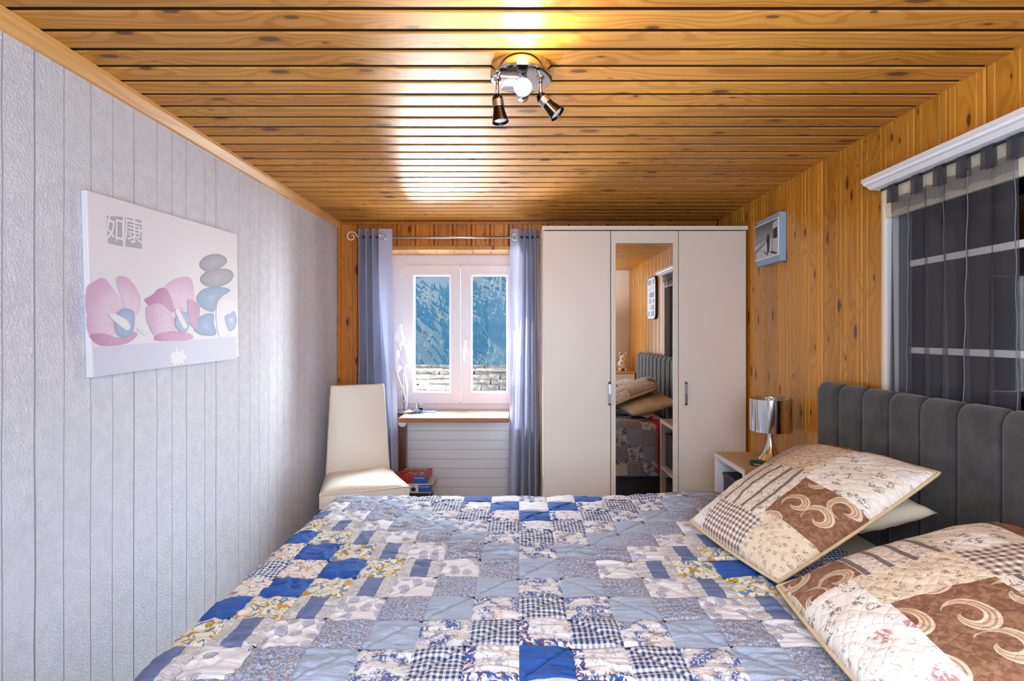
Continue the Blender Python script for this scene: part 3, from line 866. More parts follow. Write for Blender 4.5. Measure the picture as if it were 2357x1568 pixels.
# blue binding round the hanging hem, red lining turned out at the head end
aa = np.linspace(-10*PX, 9*PX, 60); hemF = quilt_pos(aa, np.full(60, QY0+14*PY-1e-4))
bb = np.linspace(QY0+14*PY, QY0-8*PY, 60); hemL = quilt_pos(np.full(60, -10*PX+1e-4), bb)
from_bm('binding', tube([Vector(p) for p in hemF[::-1]] + [Vector(p) for p in hemL[1:]], .006, 6), plain('quilt_blue_binding', srgb(70, 104, 150), .8), quilt)
bb = np.linspace(QY0+14*PY, QY0+8*PY, 40)
rows = []
for t in range(7):
    e = quilt_pos(np.full(40, 9*PX-1e-4), bb)
    nz = np.array([0.3, 0, 1.0]); dx = 0.052*math.sin(PI*t/6*0.9); dz = 0.018*math.sin(PI*t/6)
    rows.append([(p[0]-0.004+dx*(.7+.3*math.sin(k*.35)), p[1]+(.010 if p[2] < .57 else 0), p[2]+dz*(1 if p[2] > .57 else 0)+0.004) for k, p in enumerate(e)])
ro = from_bm('lining', grid_bm(rows), M['red_cloth'], quilt); ro['label'] = 'red lining turned out at the edge'

# ------------------------------------------------------------------ pillows
def pillow(name, label, cat, L, B, R, T, front, back, layout, pip_c, group=None, mats=None, pinch=0.045, wr=0.004, seed=1):
    L, B, R, T = map(Vector, (L, B, R, T)); n = 44
    nrm = ((B-L)+(R-T)).cross((T-L)+(R-B)).normalized()
    if nrm.z < 0: nrm = -nrm
    org = Vector(((L+B+R+T)/4)); org.z = min(L.z, B.z, R.z, T.z)
    def P(u, v, th, side):
        # edges drawn in between the corners
        cu = 0.5 + (u-.5)*(1 - pinch*(1-abs(2*v-1)**2)*1.0); cv = 0.5 + (v-.5)*(1 - pinch*(1-abs(2*u-1)**2))
        if layout and u < .5 and v > .5:                   # stuffed corners are slightly rounded
            q_ = max(0.0, abs(2*u-1) + abs(2*v-1) - 1.72)*.22
            cu -= (2*u-1)*q_*.5; cv -= (2*v-1)*q_*.5
        p = L*(1-cu)*(1-cv) + B*cu*(1-cv) + R*cu*cv + T*(1-cu)*cv
        w = max(0.0, (4*u*(1-u))*(4*v*(1-v)))**(0.5 if layout else 0.36)
        q = float(vnoise(u*9+seed, v*9, seed)) - .5; q2 = float(vnoise(u*24+seed, v*24, seed+2)) - .5
        return p + nrm*side*(th*w) + nrm*side*w**.3*(wr*q*2.5 + wr*q2)
    us = [i/n for i in range(n+1)]
    bm = bmesh.new()
    uv = [[(u*(B-L).length, v*(T-L).length) for v in us] for u in us]
    grid_bm([[P(u, v, front, 1) for v in us] for u in us], uv, bm=bm)
    grid_bm([[P(u, v, back, -1) for v in us] for u in us], uv, bm=bm, flip=True)
    bmesh.ops.remove_doubles(bm, verts=bm.verts, dist=1e-5)
    bm.faces.ensure_lookup_table()
    if layout:
        nf = n*n
        for k, f in enumerate(bm.faces):
            q = k % nf; u = (q//n+.5)/n; v = (q % n+.5)/n
            key = 'dot'
            if k < nf:
                for u0, u1, v0, v1, kk in layout:
                    if u0 <= u < u1 and v0 <= v < v1: key = kk; break
            f.material_index = PK.index(key)
    root = thing(name, label, cat, org, group)
    bmesh.ops.recalc_face_normals(bm, faces=bm.faces)
    from_bm('cover', bm, None, root, smooth=True, mats=[Pm[k] for k in PK] if layout else mats)
    if pip_c:
        ring = [P(u, 0, 0, 1) for u in us] + [P(1, v, 0, 1) for v in us[1:]] + [P(u, 1, 0, 1) for u in us[::-1][1:]] + [P(0, v, 0, 1) for v in us[::-1][1:]]
        from_bm('piping', tube(ring, .0048, 8, caps=False), pip_c, root)
    return root
LAY1 = [(0, .18, 0, .20, 'rose'), (.18, .66, 0, .20, 'gingham'), (.66, 1.01, 0, .24, 'dot'), (0, .19, .20, .60, 'sprig'), (.19, .61, .20, .60, 'stripe_u'), (.61, 1.01, .24, .55, 'paisley'),
        (0, .20, .60, 1.01, 'gingham'), (.30, .62, .92, 1.01, 'paisley'), (.20, .58, .60, 1.01, 'dot'), (.58, 1.01, .55, .82, 'sprig'), (.58, 1.01, .82, 1.01, 'rose')]
LAY2 = [(0, .31, .02, .27, 'paisley'), (0, .33, .27, .60, 'stripe_v'), (0, .33, .60, .88, 'sprig'), (0, .30, .88, 1.01, 'paisley'), (.31, .55, .0, .22, 'sprig'), (.31, .55, .22, .60, 'dot'),
        (.31, .40, .88, 1.01, 'dot'), (.31, .55, .60, .88, 'gingham'), (.31, .55, .88, 1.01, 'dot'), (.55, .8, 0, .24, 'rose'), (.55, 1.01, .24, .58, 'paisley'), (.55, .8, .58, 1.01, 'stripe_v'), (.8, 1.01, 0, .3, 'rose'), (.8, 1.01, .58, 1.01, 'dot')]
def pipm():
    t = NT('beige_piping'); return t.fin(t.mix(t.noise(t.obj(), 90, 2), srgb(226, 204, 164), srgb(196, 164, 120)), 0.85)
PIP = pipm()
pillow('pillow', 'cream cotton pillow leaning on the headboard under the far patterned cushion', 'pillow', (.87, 2.06, .665), (.80, 1.56, .665), (1.185, 1.50, .775), (1.19, 2.13, .765), .065, .055, None, None, mats=[M['cotton_cream']], wr=.006, seed=5)
pillow('pillow', 'white cotton pillow lying beneath the near patterned cushion', 'pillow', (.84, 1.36, .665), (.84, .76, .665), (1.18, .74, .74), (1.185, 1.37, .74), .045, .055, None, None, mats=[M['cotton']], wr=.006, seed=9)
pillow('patchwork_cushion', 'beige patchwork cushion with brown paisley square, standing towards the bedside table', 'cushion', (.590, 1.822, .640), (.672, 1.375, .638), (1.150, 1.450, .902), (1.085, 2.02, .868), .080, .022, LAY1, PIP, 'patchwork cushions on the bed', pinch=-.03, seed=21)
pillow('patchwork_cushion', 'beige patchwork cushion lying nearest the camera, cut off by the right edge', 'cushion', (.652, 1.338, .644), (.615, .86, .642), (1.14, .72, .80), (1.130, 1.25, .846), .080, .022, LAY2, PIP, 'patchwork cushions on the bed', pinch=-.02, seed=33)

# ------------------------------------------------------------------ wardrobe
wa = thing('wardrobe', 'tall white three-door wardrobe with a mirror on its middle door', 'wardrobe', (0.72, 3.3, 0))
WX0, WX1, WYF = 0.137, 1.3075, 3.05
b = bmesh.new()
box(b, (WX0, WYF+.019, 0), (WX0+.016, 3.535, 1.882)); box(b, (WX1-.016, WYF+.019, 0), (WX1, 3.535, 1.882))
box(b, (WX0+.016, 3.527, 0.05), (WX1-.016, 3.535, 1.882)); box(b, (WX0+.016, WYF+.03, 0.0), (WX1-.016, 3.527, .07))
for x in (.527, .917): box(b, (x-.008, WYF+.03, .07), (x+.008, 3.527, 1.882))
from_bm('body', b, M['wardrobe'], wa)
from_bm('dark_interior', bx((WX0+.018, WYF+.022, .072), (WX1-.018, WYF+.028, 1.88)), M['wardrobe_in'], wa)
from_bm('top_panel', bx((WX0-.004, WYF-.010, 1.884), (WX1+.006, 3.537, 1.906), .002), M['wardrobe'], wa)
for k in range(3):
    x0 = WX0 + .390*k + (.002 if k else 0.001); x1 = WX0 + .390*(k+1) - .002
    if k != 1:
        d = from_bm('door', bx((x0, WYF, .045), (x1, WYF+.018, 1.878), .0015), M['wardrobe'], wa)
        hx = (x1-.012) if k == 0 else (x0+.036)
        if k == 0: hx = x1 - .008
        z0, z1 = .875, 1.012
        pth = [(hx, WYF+.001, z1), (hx, WYF-.016, z1-.002), (hx, WYF-.024, z1-.014), (hx, WYF-.027, (z0+z1)/2), (hx, WYF-.024, z0+.014), (hx, WYF-.016, z0+.002), (hx, WYF+.001, z0)]
        h = bmesh.new()
        for p, q in zip(pth[:-1], pth[1:]):
            pass
        rows = [[(x+sx*.0065, y+sy*.0035, z) for sx, sy in ((-1, -1), (1, -1), (1, 1), (-1, 1))] for x, y, z in pth]
        g = bmesh.new(); V = [[g.verts.new(p) for p in r] for r in rows]
        for i in range(len(V)-1):
            for j in range(4): g.faces.new([V[i][j], V[i][(j+1) % 4], V[i+1][(j+1) % 4], V[i+1][j]])
        g.faces.new(V[0]); g.faces.new(V[-1]); bmesh.ops.recalc_face_normals(g, faces=g.faces)
        from_bm('handle', g, M['steel'], d)
    else:
        mx0, mx1, mz1, mz0 = .556, .885, 1.808, .12
        b = bmesh.new()
        box(b, (x0, WYF, .045), (mx0, WYF+.018, 1.878), .0015); box(b, (mx1, WYF, .045), (x1, WYF+.018, 1.878), .0015)
        box(b, (mx0-.002, WYF, mz1), (mx1+.002, WYF+.018, 1.878), .0015); box(b, (mx0-.002, WYF, .045), (mx1+.002, WYF+.018, mz0), .0015)
        d = from_bm('door', b, M['wardrobe'], wa)
        mb = bx((mx0-.001, WYF+.0045, mz0-.001), (mx1+.001, WYF+.010, mz1+.001))
        bmesh.ops.rotate(mb, verts=mb.verts, cent=((mx0+mx1)/2, WYF+.0045, .96), matrix=Matrix.Rotation(math.radians(0.14), 3, 'X'))
        from_bm('mirror', mb, M['mirror'], d)

# ------------------------------------------------------------------ bedside table, bins, lamp, lid
NX0, NX1, NY0, NY1, NZ = 1.000, 1.318, 2.350, 2.712, .682
ns = thing('bedside_table', 'white open bedside cube unit with an oak top beside the wardrobe', 'bedside table', ((NX0+NX1)/2, (NY0+NY1)/2, 0))
t_ = .026
b = bmesh.new()
box(b, (NX0, NY0, 0), (NX1, NY0+t_, NZ-t_), .001); box(b, (NX0, NY1-t_, 0), (NX1, NY1, NZ-t_), .001)
box(b, (NX1-.006, NY0+t_, 0), (NX1, NY1-t_, NZ-t_))
from_bm('side_panels', b, M['white_lacquer'], ns)
from_bm('oak_facing', bx((NX0+.004, NY0-.003, 0), (NX1, NY0, NZ-t_-.001)), M['oak'], ns)
from_bm('shelf', bx((NX0+.002, NY0+t_, .335), (NX1-.006, NY1-t_, .355), .001), M['white_lacquer'], ns)
from_bm('plinth', bx((NX0+.002, NY0+t_, .01), (NX1-.006, NY1-t_, .03), .001), M['white_lacquer'], ns)
from_bm('front_rail', bx((NX0-.0015, NY0, NZ-t_), (NX0+.0005, NY1, NZ-.004), .0005), M['white_lacquer'], ns)
from_bm('top', bx((NX0+.001, NY0-.003, NZ-t_), (NX1, NY1, NZ), .0015), M['oak'], ns)
for z0, z1, lab in ((.357, .585, 'dark grey lidded bin in the upper compartment of the bedside table'), (.032, .27, 'dark grey lidded bin in the lower compartment of the bedside table')):
    bn = thing('storage_bin', lab, 'bin', ((NX0+NX1)/2, (NY0+NY1)/2, z0), 'bins in the bedside table')
    from_bm('body', bx((NX0+.030, NY0+.036, z0), (NX1-.012, NY1-.036, z1-.014), .006), M['grey_bin'], bn)
    from_bm('lid', bx((NX0+.026, NY0+.032, z1-.014), (NX1-.010, NY1-.032, z1+.004), .005), M['black'], bn)
LX, LY = 1.203, 2.535
lamp = thing('table_lamp', 'chrome table lamp with a drum shade on the bedside table', 'lamp', (LX, LY, NZ))
from_bm('foot', lathe([(0, 0), (.052, 0), (.055, .004), (.050, .010), (.036, .03), (.022, .065), (.014, .10), (.012, .13), (.013, .150), (0, .150)], (LX, LY, NZ), n=40), M['chrome'], lamp, smooth=True, auto=60)
zs0, zs1, rs = .822, .975, .0935
from_bm('shade', lathe([(rs, zs0), (rs, zs1), (rs-.002, zs1), (rs-.002, zs0), (rs, zs0)], (LX, LY, 0), n=72), M['chrome'], lamp, smooth=True, auto=40)
b = bmesh.new()
for k in range(3):
    a = 2*PI*k/3+.4; tube([(LX, LY, zs1-.03), (LX+math.cos(a)*(rs-.002), LY+math.sin(a)*(rs-.002), zs1-.03)], .0016, 6, b)
from_bm('shade_spider', b, M['steel'], lamp)
def shade_in():
    t = NT('shade_inner_foil'); n = t.vor(t.obj(), 120, dim='3D'); t.bump(n, .6, .002)
    return t.fin(srgb(206, 196, 170), .3, Metallic=.8)
from_bm('shade_lining', lathe([(rs-.0025, zs0+.001), (rs-.0025, zs1-.001)], (LX, LY, 0), n=56), shade_in(), lamp)
from_bm('bulb', lathe([(0, 0), (.012, 0), (.013, .02), (.026, .055), (.022, .08), (0, .092)], (LX, LY, NZ+.150), n=20), M['white_plastic'], lamp)
GX, GY = 1.098, 2.44
lid = thing('jar_lid', 'dark green round lid lying on the bedside table by the lamp foot', 'lid', (GX, GY, NZ))
from_bm('rim', lathe([(.034, 0), (.035, .001), (.035, .013), (.034, .014), (.0325, .013), (.0325, .003), (0, .003), (0, 0), (.034, 0)], (GX, GY, NZ), n=40), M['green'], lid)
b = bmesh.new()
for k in range(9):
    a = PI*1.22 + k*.085; c, s_ = math.cos(a), math.sin(a)
    p = Vector((GX+c*.0353, GY+s_*.0353, NZ+.006)); tdir = Vector((-s_, c, 0))
    box(b, p-Vector((.0008, .0008, 0)), p+Vector((.0008, .0008, .004)))
from_bm('lettering', b, M['white_ink'], lid)

# ------------------------------------------------------------------ chair
ch = thing('dining_chair', 'cream leather high-back chair in the corner beside the window', 'chair', (-.9025, 3.034, 0))
ch.rotation_euler = (0, 0, math.radians(22))
def seat():
    n = 20; rows = []; pts = []
    bm = bmesh.new()
    for side in (0, 1):
        g = []
        for i in range(n+1):
            u = i/n; row = []
            for j in range(n+1):
                v = j/n
                hw = .232 - .045*v
                x = (2*u-1)*hw; y = -.225+.42*v
                e = max(abs(2*u-1), abs(2*v-1))
                edge = (max(0, 1-abs(2*u-1)**8)*max(0, 1-abs(2*v-1)**8))**.5
                if side == 0: z = .445 + .030*edge + .012*(1-(2*u-1)**2)*(1-(2*v-1)**2) + .006*math.sin(u*5+v*3)*edge
                else: z = .375 - .006*edge
                row.append((x, y, z))
            g.append(row)
        pts.append(g)
    grid_bm(pts[0], bm=bm); grid_bm(pts[1], bm=bm, flip=True)
    per = lambda g: [g[i][0] for i in range(n+1)] + [g[n][j] for j in range(1, n+1)] + [g[i][n] for i in range(n-1, -1, -1)] + [g[0][j] for j in range(n-1, 0, -1)]
    A, B = per(pts[0]), per(pts[1])
    Va = [bm.verts.new(p) for p in A]; Vb = [bm.verts.new(p) for p in B]
    for k in range(len(A)): 
        f = bm.faces.new([Va[k], Vb[k], Vb[(k+1) % len(A)], Va[(k+1) % len(A)]]); f.smooth = True
    bmesh.ops.remove_doubles(bm, verts=bm.verts, dist=1e-5); bmesh.ops.recalc_face_normals(bm, faces=bm.faces)
    return bm
from_bm('seat', seat(), M['leather'], ch, smooth=True, local=True, auto=50)
b = bmesh.new()
piping = [(-.229, -.226, .447), (.229, -.226, .447)]
from_bm('seat_piping', tube([(-.186, .19, .446), (-.231, -.224, .446), (.231, -.224, .446), (.186, .19, .446)], .0035, 8), M['leather'], ch, local=True)
def chair_back():
    bm = bx((-.5, -.5, 0), (.5, .5, 1), 0)
    bmesh.ops.subdivide_edges(bm, edges=bm.edges[:], cuts=6, use_grid_fill=True)
    for v in bm.verts:
        x, y, z = v.co; hw = .19 - .032*z; zz = .40 + .575*z
        dep = .055 - .012*z; lean = .185 + .055*z + .012*math.sin(z*PI)
        bulge = .012*(1-(2*x)**2)*(1-abs(2*z-1)**3) if y < 0 else 0
        v.co = (x*2*hw, lean + y*dep - bulge, zz)
    bmesh.ops.bevel(bm, geom=[e for e in bm.edges if len(e.link_faces) == 2 and e.calc_face_angle() > 1.0], offset=.010, segments=3, profile=.5, affect='EDGES')
    return bm
from_bm('backrest', chair_back(), M['leather'], ch, smooth=True, local=True, auto=70)
for sx_ in (-1, 1):
    from_bm('leg', prism([(sx_*.205-.02, -.205), (sx_*.205+.02, -.205), (sx_*.205+.02, -.165), (sx_*.205-.02, -.165)], 0, .38, 2), M['brown_wood'], ch, local=True)
    from_bm('leg', prism([(sx_*.165-.02, .15), (sx_*.165+.02, .15), (sx_*.165+.02, .19), (sx_*.165-.02, .19)], 0, .40, 2), M['brown_wood'], ch, local=True)

# ------------------------------------------------------------------ desk, radiator, games
dk = thing('window_desk', 'brown wooden desk board under the window', 'desk', (-.42, 3.5, 0))
from_bm('top', bx((-.768, 3.362, .748), (-.068, YG-.022, .752), .001), M['desk_wood'], dk)
from_bm('edge_board', bx((-.770, 3.360, .722), (-.067, YB+.018, .748), .006, 3), M['desk_edge'], dk)
from_bm('leg_panel', bx((-.797, 3.49, 0), (-.748, 3.548, .722), .002), M['brown_wood'], dk)
b = bmesh.new(); lathe([(0, 0), (.026, 0), (.026, .008), (0, .012)], (-.768, 3.488, .700), (0, -1, 0), 24, b)
from_bm('fitting', b, M['white_plastic'], dk)
b = bmesh.new()
for x in (-.762, -.752): lathe([(0, 0), (.0035, 0), (.0035, .003), (0, .003)], (x+.006, 3.489, .708), (0, -1, 0), 8, b)
from_bm('screw', b, M['steel'], dk)

ra = thing('radiator', 'white flat-panel radiator with horizontal joints below the desk', 'radiator', (-.41, 3.64, .09))
zz = .626
k = 0
for k in range(-1, 8):
    z1 = .626 - .0644*k; z0 = z1 - .0632
    from_bm('panel', bx((-.776, 3.612, z0), (-.04, 3.655, z1), .0022), M['radiator'], ra)
b = bmesh.new()
for x in (-.70, -.12): box(b, (x-.03, 3.655, .10), (x+.03, 3.70, .68)); box(b, (x-.012, 3.70, .45), (x+.012, YG-.001, .60))
from_bm('manifold', b, M['radiator'], ra)

RED, BLUEB, WHT = plain('game_red', srgb(178, 34, 30), .4), plain('game_blue', srgb(40, 86, 160), .4), plain('game_white', srgb(226, 222, 216), .4)
st = thing('foot_stool', 'low black stool carrying the two board game boxes', 'stool', (-.66, 3.38, 0))
from_bm('seat', bx((-.772, 3.285, .262), (-.560, 3.475, .297), .006), M['black'], st)
for x in (-.755, -.577):
    for y in (3.30, 3.46): from_bm('leg', prism([(x-.012, y-.012), (x+.012, y-.012), (x+.012, y+.012), (x-.012, y+.012)], 0, .262, 2), M['black'], st)
def game(label, x1, z0, z1, main, y0, y1, words_, seed):
    g = thing('board_game_box', label, 'game box', (-.66, 3.38, z0), 'board games on the stool')
    x0 = -.772
    from_bm('box_bottom', bx((x0+.002, y0+.002, z0), (x1-.002, y1-.002, z0+.02)), WHT, g)
    from_bm('box_lid', bx((x0, y0, z0+.004), (x1, y1, z1), .0015), main, g)
    f = from_bm('brand_panel', bx((x1-.082, y0-.0008, z0+.005), (x1+.0008, y0+.02, z1-.002)), BLUEB, g)
    text('lettering', 'Ravensburger', M['white_ink'], g, (x1-.046, y0-.0014, z1-.013), .0115, (PI/2, 0, 0))
    rng = random.Random(seed)
    return g, rng
g, rng = game('red board game box on top of the game stack under the desk', -.570, .353, .406, RED, 3.285, 3.478, '', 2)
text('title', 'alovino', M['white_ink'], g, (-.672, 3.452, .4066), .050, (0, 0, 0))
text('lettering', 'lotti', M['black'], g, (-.688, 3.2842, .376), .022, (PI/2, 0, 0))
cols = [plain('game_art_%d' % k, c, .5) for k, c in enumerate((srgb(196, 170, 120), srgb(104, 116, 70), srgb(210, 200, 190), srgb(120, 56, 40), srgb(210, 160, 60)))]
b = bmesh.new()
for k in range(26):
    x = rng.uniform(-.765, -.60); y = rng.uniform(3.300, 3.42); r = rng.uniform(.006, .014)
    lathe([(0, .0006+.00003*k), (r, .0006+.00003*k)], (x, y, .406), n=7, bm=b)
    for fc in b.faces[-7:] if False else []: pass
b.faces.ensure_lookup_table()
for k, fc in enumerate(b.faces): fc.material_index = (k//7) % 5
from_bm('cover_art', b, None, g, mats=cols)
b = bmesh.new()
for k in range(9):
    y = 3.30+k*.019; r = .007; lathe([(0, 0), (r, 0)], (-.5692, y, .378+rng.uniform(-.012, .012)), (1, 0, 0), 7, b)
from_bm('side_art', b, cols[2], g)
lathe_b = lathe([(0, 0), (.014, 0)], (-.742, 3.2842, .380), (0, -1, 0), 14)
from_bm('front_art', lathe_b, cols[4], g)
g, rng = game('white board game box with a cable car picture below the red box', -.543, .299, .352, WHT, 3.285, 3.478, '', 5)
b = bmesh.new()                                            # cable car emblem
prism([(-.668, .310), (-.644, .310), (-.640, .326), (-.648, .334), (-.664, .334), (-.672, .326)], 3.2838, 3.2846, 1, b)
prism([(-.6575, .334), (-.6545, .334), (-.6545, .347), (-.6575, .347)], 3.2838, 3.2846, 1, b); prism([(-.668, .345), (-.644, .347), (-.644, .349), (-.668, .347)], 3.2838, 3.2846, 1, b)
from_bm('emblem', b, M['black'], g)
b = bmesh.new()
for k in range(5): lathe([(0, 0), (.014-.002*k % .006, 0)], (-.5423, 3.31+k*.034, .328), (1, 0, 0), 7, b)
from_bm('side_art', b, RED, g)

# ------------------------------------------------------------------ items on the desk
DZ = .752
dl = thing('desk_lamp', 'white petal-shade lamp on curved stems at the left end of the desk', 'lamp', (-.790, 3.62, DZ))
from_bm('base', lathe([(0, 0), (.062, 0), (.064, .006), (.058, .013), (.02, .018), (0, .018)], (-.775, 3.60, DZ), n=32), M['steel'], dl)
shp = [(0, .070), (.016, .070), (.019, .05), (.021, .02), (.030, -.002), (.0385, -.022), (.0395, -.036), (.034, -.052), (.020, -.066), (.012, -.076), (0, -.076)]
for px_, py_, z, ex in ((-.812, 3.60, 1.280, .01), (-.778, 3.585, 1.135, 0), (-.838, 3.63, 1.10, 0)):
    sh = from_bm('shade', lathe(shp, (px_, py_, z), n=26), M['white_plastic'], dl)
    pts = bez((-.775+ex, 3.60, DZ+.015), (-.755, 3.60, DZ+.12), (px_+.03, py_, z-.2), (px_, py_, z-.072), 16)
    from_bm('stem', tube(pts, .0042, 8), M['white_plastic'], dl)
from_bm('post', tube([(-.782, 3.60, DZ+.015), (-.790, 3.60, 1.02)], .0035, 8), M['steel'], dl)
from_bm('switch', bx((-.787, 3.588, DZ+.066), (-.768, 3.600, DZ+.086), .003), M['steel'], dl)

ph = thing('power_adapter', 'black two-pin plug standing on the desk beside the lamp', 'plug', (-.667, 3.60, DZ+.012))
from_bm('body', bx((-.680, 3.588, DZ+.012), (-.654, 3.612, DZ+.038), .004), M['black'], ph)
for x in (-.674, -.660): from_bm('pin', lathe([(0, 0), (.0024, 0), (.0024, .017), (0, .019)], (x, 3.600, DZ+.038), n=10), M['chrome'], ph)
pd = from_bm('phone', bx((-.722, 3.575, DZ), (-.642, 3.640, DZ+.012), .004), plain('slate_device', srgb(92, 104, 128), .3))
tag(pd, 'small slate grey device lying on the desk under the plug', 'phone')
cb = from_bm('cable', tube(bez((-.716, 3.57, DZ+.004), (-.74, 3.55, DZ+.030), (-.70, 3.53, DZ+.045), (-.660, 3.566, DZ+.004), 18) + bez((-.660, 3.566, DZ+.004), (-.62, 3.60, DZ+.002), (-.66, 3.53, DZ+.003), (-.74, 3.535, DZ+.003), 18)[1:], .0025, 6), M['black'])
tag(cb, 'thin black charging cable looped on the desk', 'cable')
cb = from_bm('cable', tube(bez((-.690, 3.545, DZ+.012), (-.70, 3.60, DZ+.060), (-.72, 3.66, DZ+.07), (-.665, 3.655, DZ+.03), 18), .003, 6), M['black'])
tag(cb, 'black lead looping up between the lamp base and the plug', 'cable')
cb = from_bm('cable', tube(bez((-.71, 3.55, DZ+.013), (-.725, 3.52, DZ+.03), (-.675, 3.53, DZ+.032), (-.655, 3.57, DZ+.013), 14), .0022, 6), M['blue_plastic'])
tag(cb, 'pale blue cord on the desk in front of the lamp base', 'cable')
nb = from_bm('notepad', bx((-.655, 3.60, DZ), (-.565, 3.68, DZ+.005), .001), M['blue_plastic'])
tag(nb, 'flat blue pad on the desk behind the plug', 'notepad')

# ------------------------------------------------------------------ curtains and rod
RY, RZ = 3.42, 1.910
rod = thing('curtain_rod', 'thin silver curtain rod with a scroll end above the window', 'rod', (-.44, RY, RZ))
from_bm('pole', tube([(-1.03, RY, RZ), (.125, RY, RZ)], .0075, 14), M['steel'], rod)
sc = []
for k in range(34):
    a = k/33*2.3*PI; r = .034*(1-.62*k/33)
    sc.append((-1.082 + r*math.cos(a+.35), RY, RZ+.004 + r*math.sin(a+.35)))
from_bm('scroll_finial', tube([(-1.025, RY, RZ), (-1.040, RY, RZ+.004)] + sc, .0035, 8), M['white_lacquer'], rod)
for x in (-.985, .118):
    from_bm('bracket', tube([(x, RY, RZ-.010), (x, RY+.05, RZ-.012), (x, YB, RZ-.004)], .005, 8), M['steel'], rod)

def curtain(label, top, bot, eyelets, zb, seed):
    """top / bot = fold outline (x, y) at the heading and at the hem"""
    cr = thing('curtain', label, 'curtain', (top[0][0], RY, zb), 'curtains at the window')
    def dense(pl, n=90):
        P = np.array(pl, float); m = len(P)
        t = np.linspace(0, m-1, n); out = []
        for q in t:
            i = min(int(q), m-2); f = q-i
            p0, p1, p2, p3 = P[max(i-1, 0)], P[i], P[i+1], P[min(i+2, m-1)]
            out.append(0.5*((2*p1)+(-p0+p2)*f+(2*p0-5*p1+4*p2-p3)*f*f+(-p0+3*p1-3*p2+p3)*f**3))
        return np.array(out)
    A, Bt = dense(top), dense(bot); zt = 1.958; rows = []; uvs = []; n = len(A)
    L = np.concatenate([[0], np.cumsum(np.linalg.norm(np.diff(A, axis=0), axis=1))])
    nz = 70
    for i in range(n):
        r = []; uu = []
        for j in range(nz+1):
            t = j/nz; e = t*t*(3-2*t)
            p = A[i]*(1-e) + Bt[i]*e
            w = (float(vnoise(i*.13, t*5+seed, seed))-.5)*.016*min(1, t*3) + (float(vnoise(i*.35, t*16, seed+1))-.5)*.005*min(1, t*3)
            r.append((p[0] + w*.6, p[1] + w, zt + (zb-zt)*t)); uu.append((L[i], 1-t*1.0))
        rows.append(r); uvs.append(uu)
    from_bm('panel', grid_bm(rows, uvs), M['curtain'], cr)
    hd = [[(p[0][0], p[0][1]-.0018, p[0][2]-.055*k/4+.001) for k in range(5)] for p in rows]
    for x, y in eyelets:
        g = bmesh.new(); c = Vector((x, y, RZ-.006)); ring = []
        for k in range(25):
            a = 2*PI*k/24; ring.append(c + Vector((.021*math.cos(a), -.003, .021*math.sin(a))))
        tube(ring, .0045, 8, g, caps=False)
        from_bm('eyelet', g, M['chrome'], cr)
    return cr
curtain('blue grey eyelet curtain hanging left of the window behind the chair',
        [(-1.035, 3.47), (-1.022, 3.37), (-1.000, 3.47), (-.976, 3.365), (-.955, 3.48), (-.934, 3.365), (-.917, 3.48), (-.905, 3.41), (-.895, 3.385), (-.86, 3.382), (-.812, 3.392)],
        [(-1.048, 3.49), (-1.022, 3.37), (-.990, 3.50), (-.960, 3.37), (-.935, 3.50), (-.905, 3.38), (-.872, 3.49), (-.850, 3.37), (-.822, 3.46), (-.800, 3.362), (-.778, 3.45)],
        [(-.872, 3.388)], .03, 3)
curtain('blue grey eyelet curtain hanging between the window and the wardrobe',
        [(-.058, 3.40), (-.03, 3.385), (.000, 3.39), (.020, 3.47), (.035, 3.375), (.052, 3.475), (.070, 3.37), (.085, 3.47), (.100, 3.375), (.125, 3.45)],
        [(-.066, 3.44), (-.048, 3.37), (-.020, 3.38), (-.004, 3.50), (.020, 3.36), (.047, 3.50), (.064, 3.37), (.087, 3.49), (.107, 3.365), (.126, 3.45)],
        [(-.024, 3.384)], .03, 17)

# ------------------------------------------------------------------ pictures
def cpx(x, y, X=XL+.018):
    s = (x-VX)/X; return F/s, HC + (VY-y)/s
cv = thing('canvas_print', 'white canvas print of pink hibiscus and stacked stones on the left wall', 'picture', (XL+.018, 1.87, 1.43))
phi = math.radians(1.9); e1 = (math.cos(phi), math.sin(phi)); e2 = (math.sin(phi), -math.cos(phi)); TL = (1.476, 1.684)
cn = lambda p, q: (TL[0]+e1[0]*p+e2[0]*q, TL[1]+e1[1]*p+e2[1]*q)
quad = [cn(0, 0), cn(.785, 0), cn(.785, .525), cn(0, .525)]
cb_ = prism(quad, XL+.001, XL+.018, 0)
bmesh.ops.bevel(cb_, geom=cb_.edges[:], offset=.002, segments=2, profile=.5, affect='EDGES')
def canvasm():
    t = NT('white_canvas'); x, y, z = t.sep(t.obj())
    t.bump(t.noise(t.obj(), 500, 1), .1, .0005)
    return t.fin(srgb(226, 226, 230), .6)
from_bm('canvas', cb_, canvasm(), cv)
def flat(name, polys, mat, lift, X0=XL+.018, sign=1, parent=cv, uvc=None):
    bm = bmesh.new(); ul = bm.loops.layers.uv.verify()
    for pl in polys:
        V = [bm.verts.new((X0+sign*lift, p[0], p[1])) for p in pl]
        if uvc is None and len(pl) > 5:
            c = (sum(p[0] for p in pl)/len(pl), sum(p[1] for p in pl)/len(pl)); vc = bm.verts.new((X0+sign*lift, c[0], c[1])); n = len(V)
            for k in range(n):
                f = bm.faces.new([vc, V[k], V[(k+1) % n]])
                f.loops[0][ul].uv = ((k+.5)/n, 0); f.loops[1][ul].uv = (k/n, 1); f.loops[2][ul].uv = ((k+1)/n, 1)
        else: bmesh.ops.triangulate(bm, faces=[bm.faces.new(V)])
    bmesh.ops.recalc_face_normals(bm, faces=bm.faces)
    for f in bm.faces:
        if f.normal.x*sign < 0: f.normal_flip()
    return from_bm(name, bm, mat, parent)
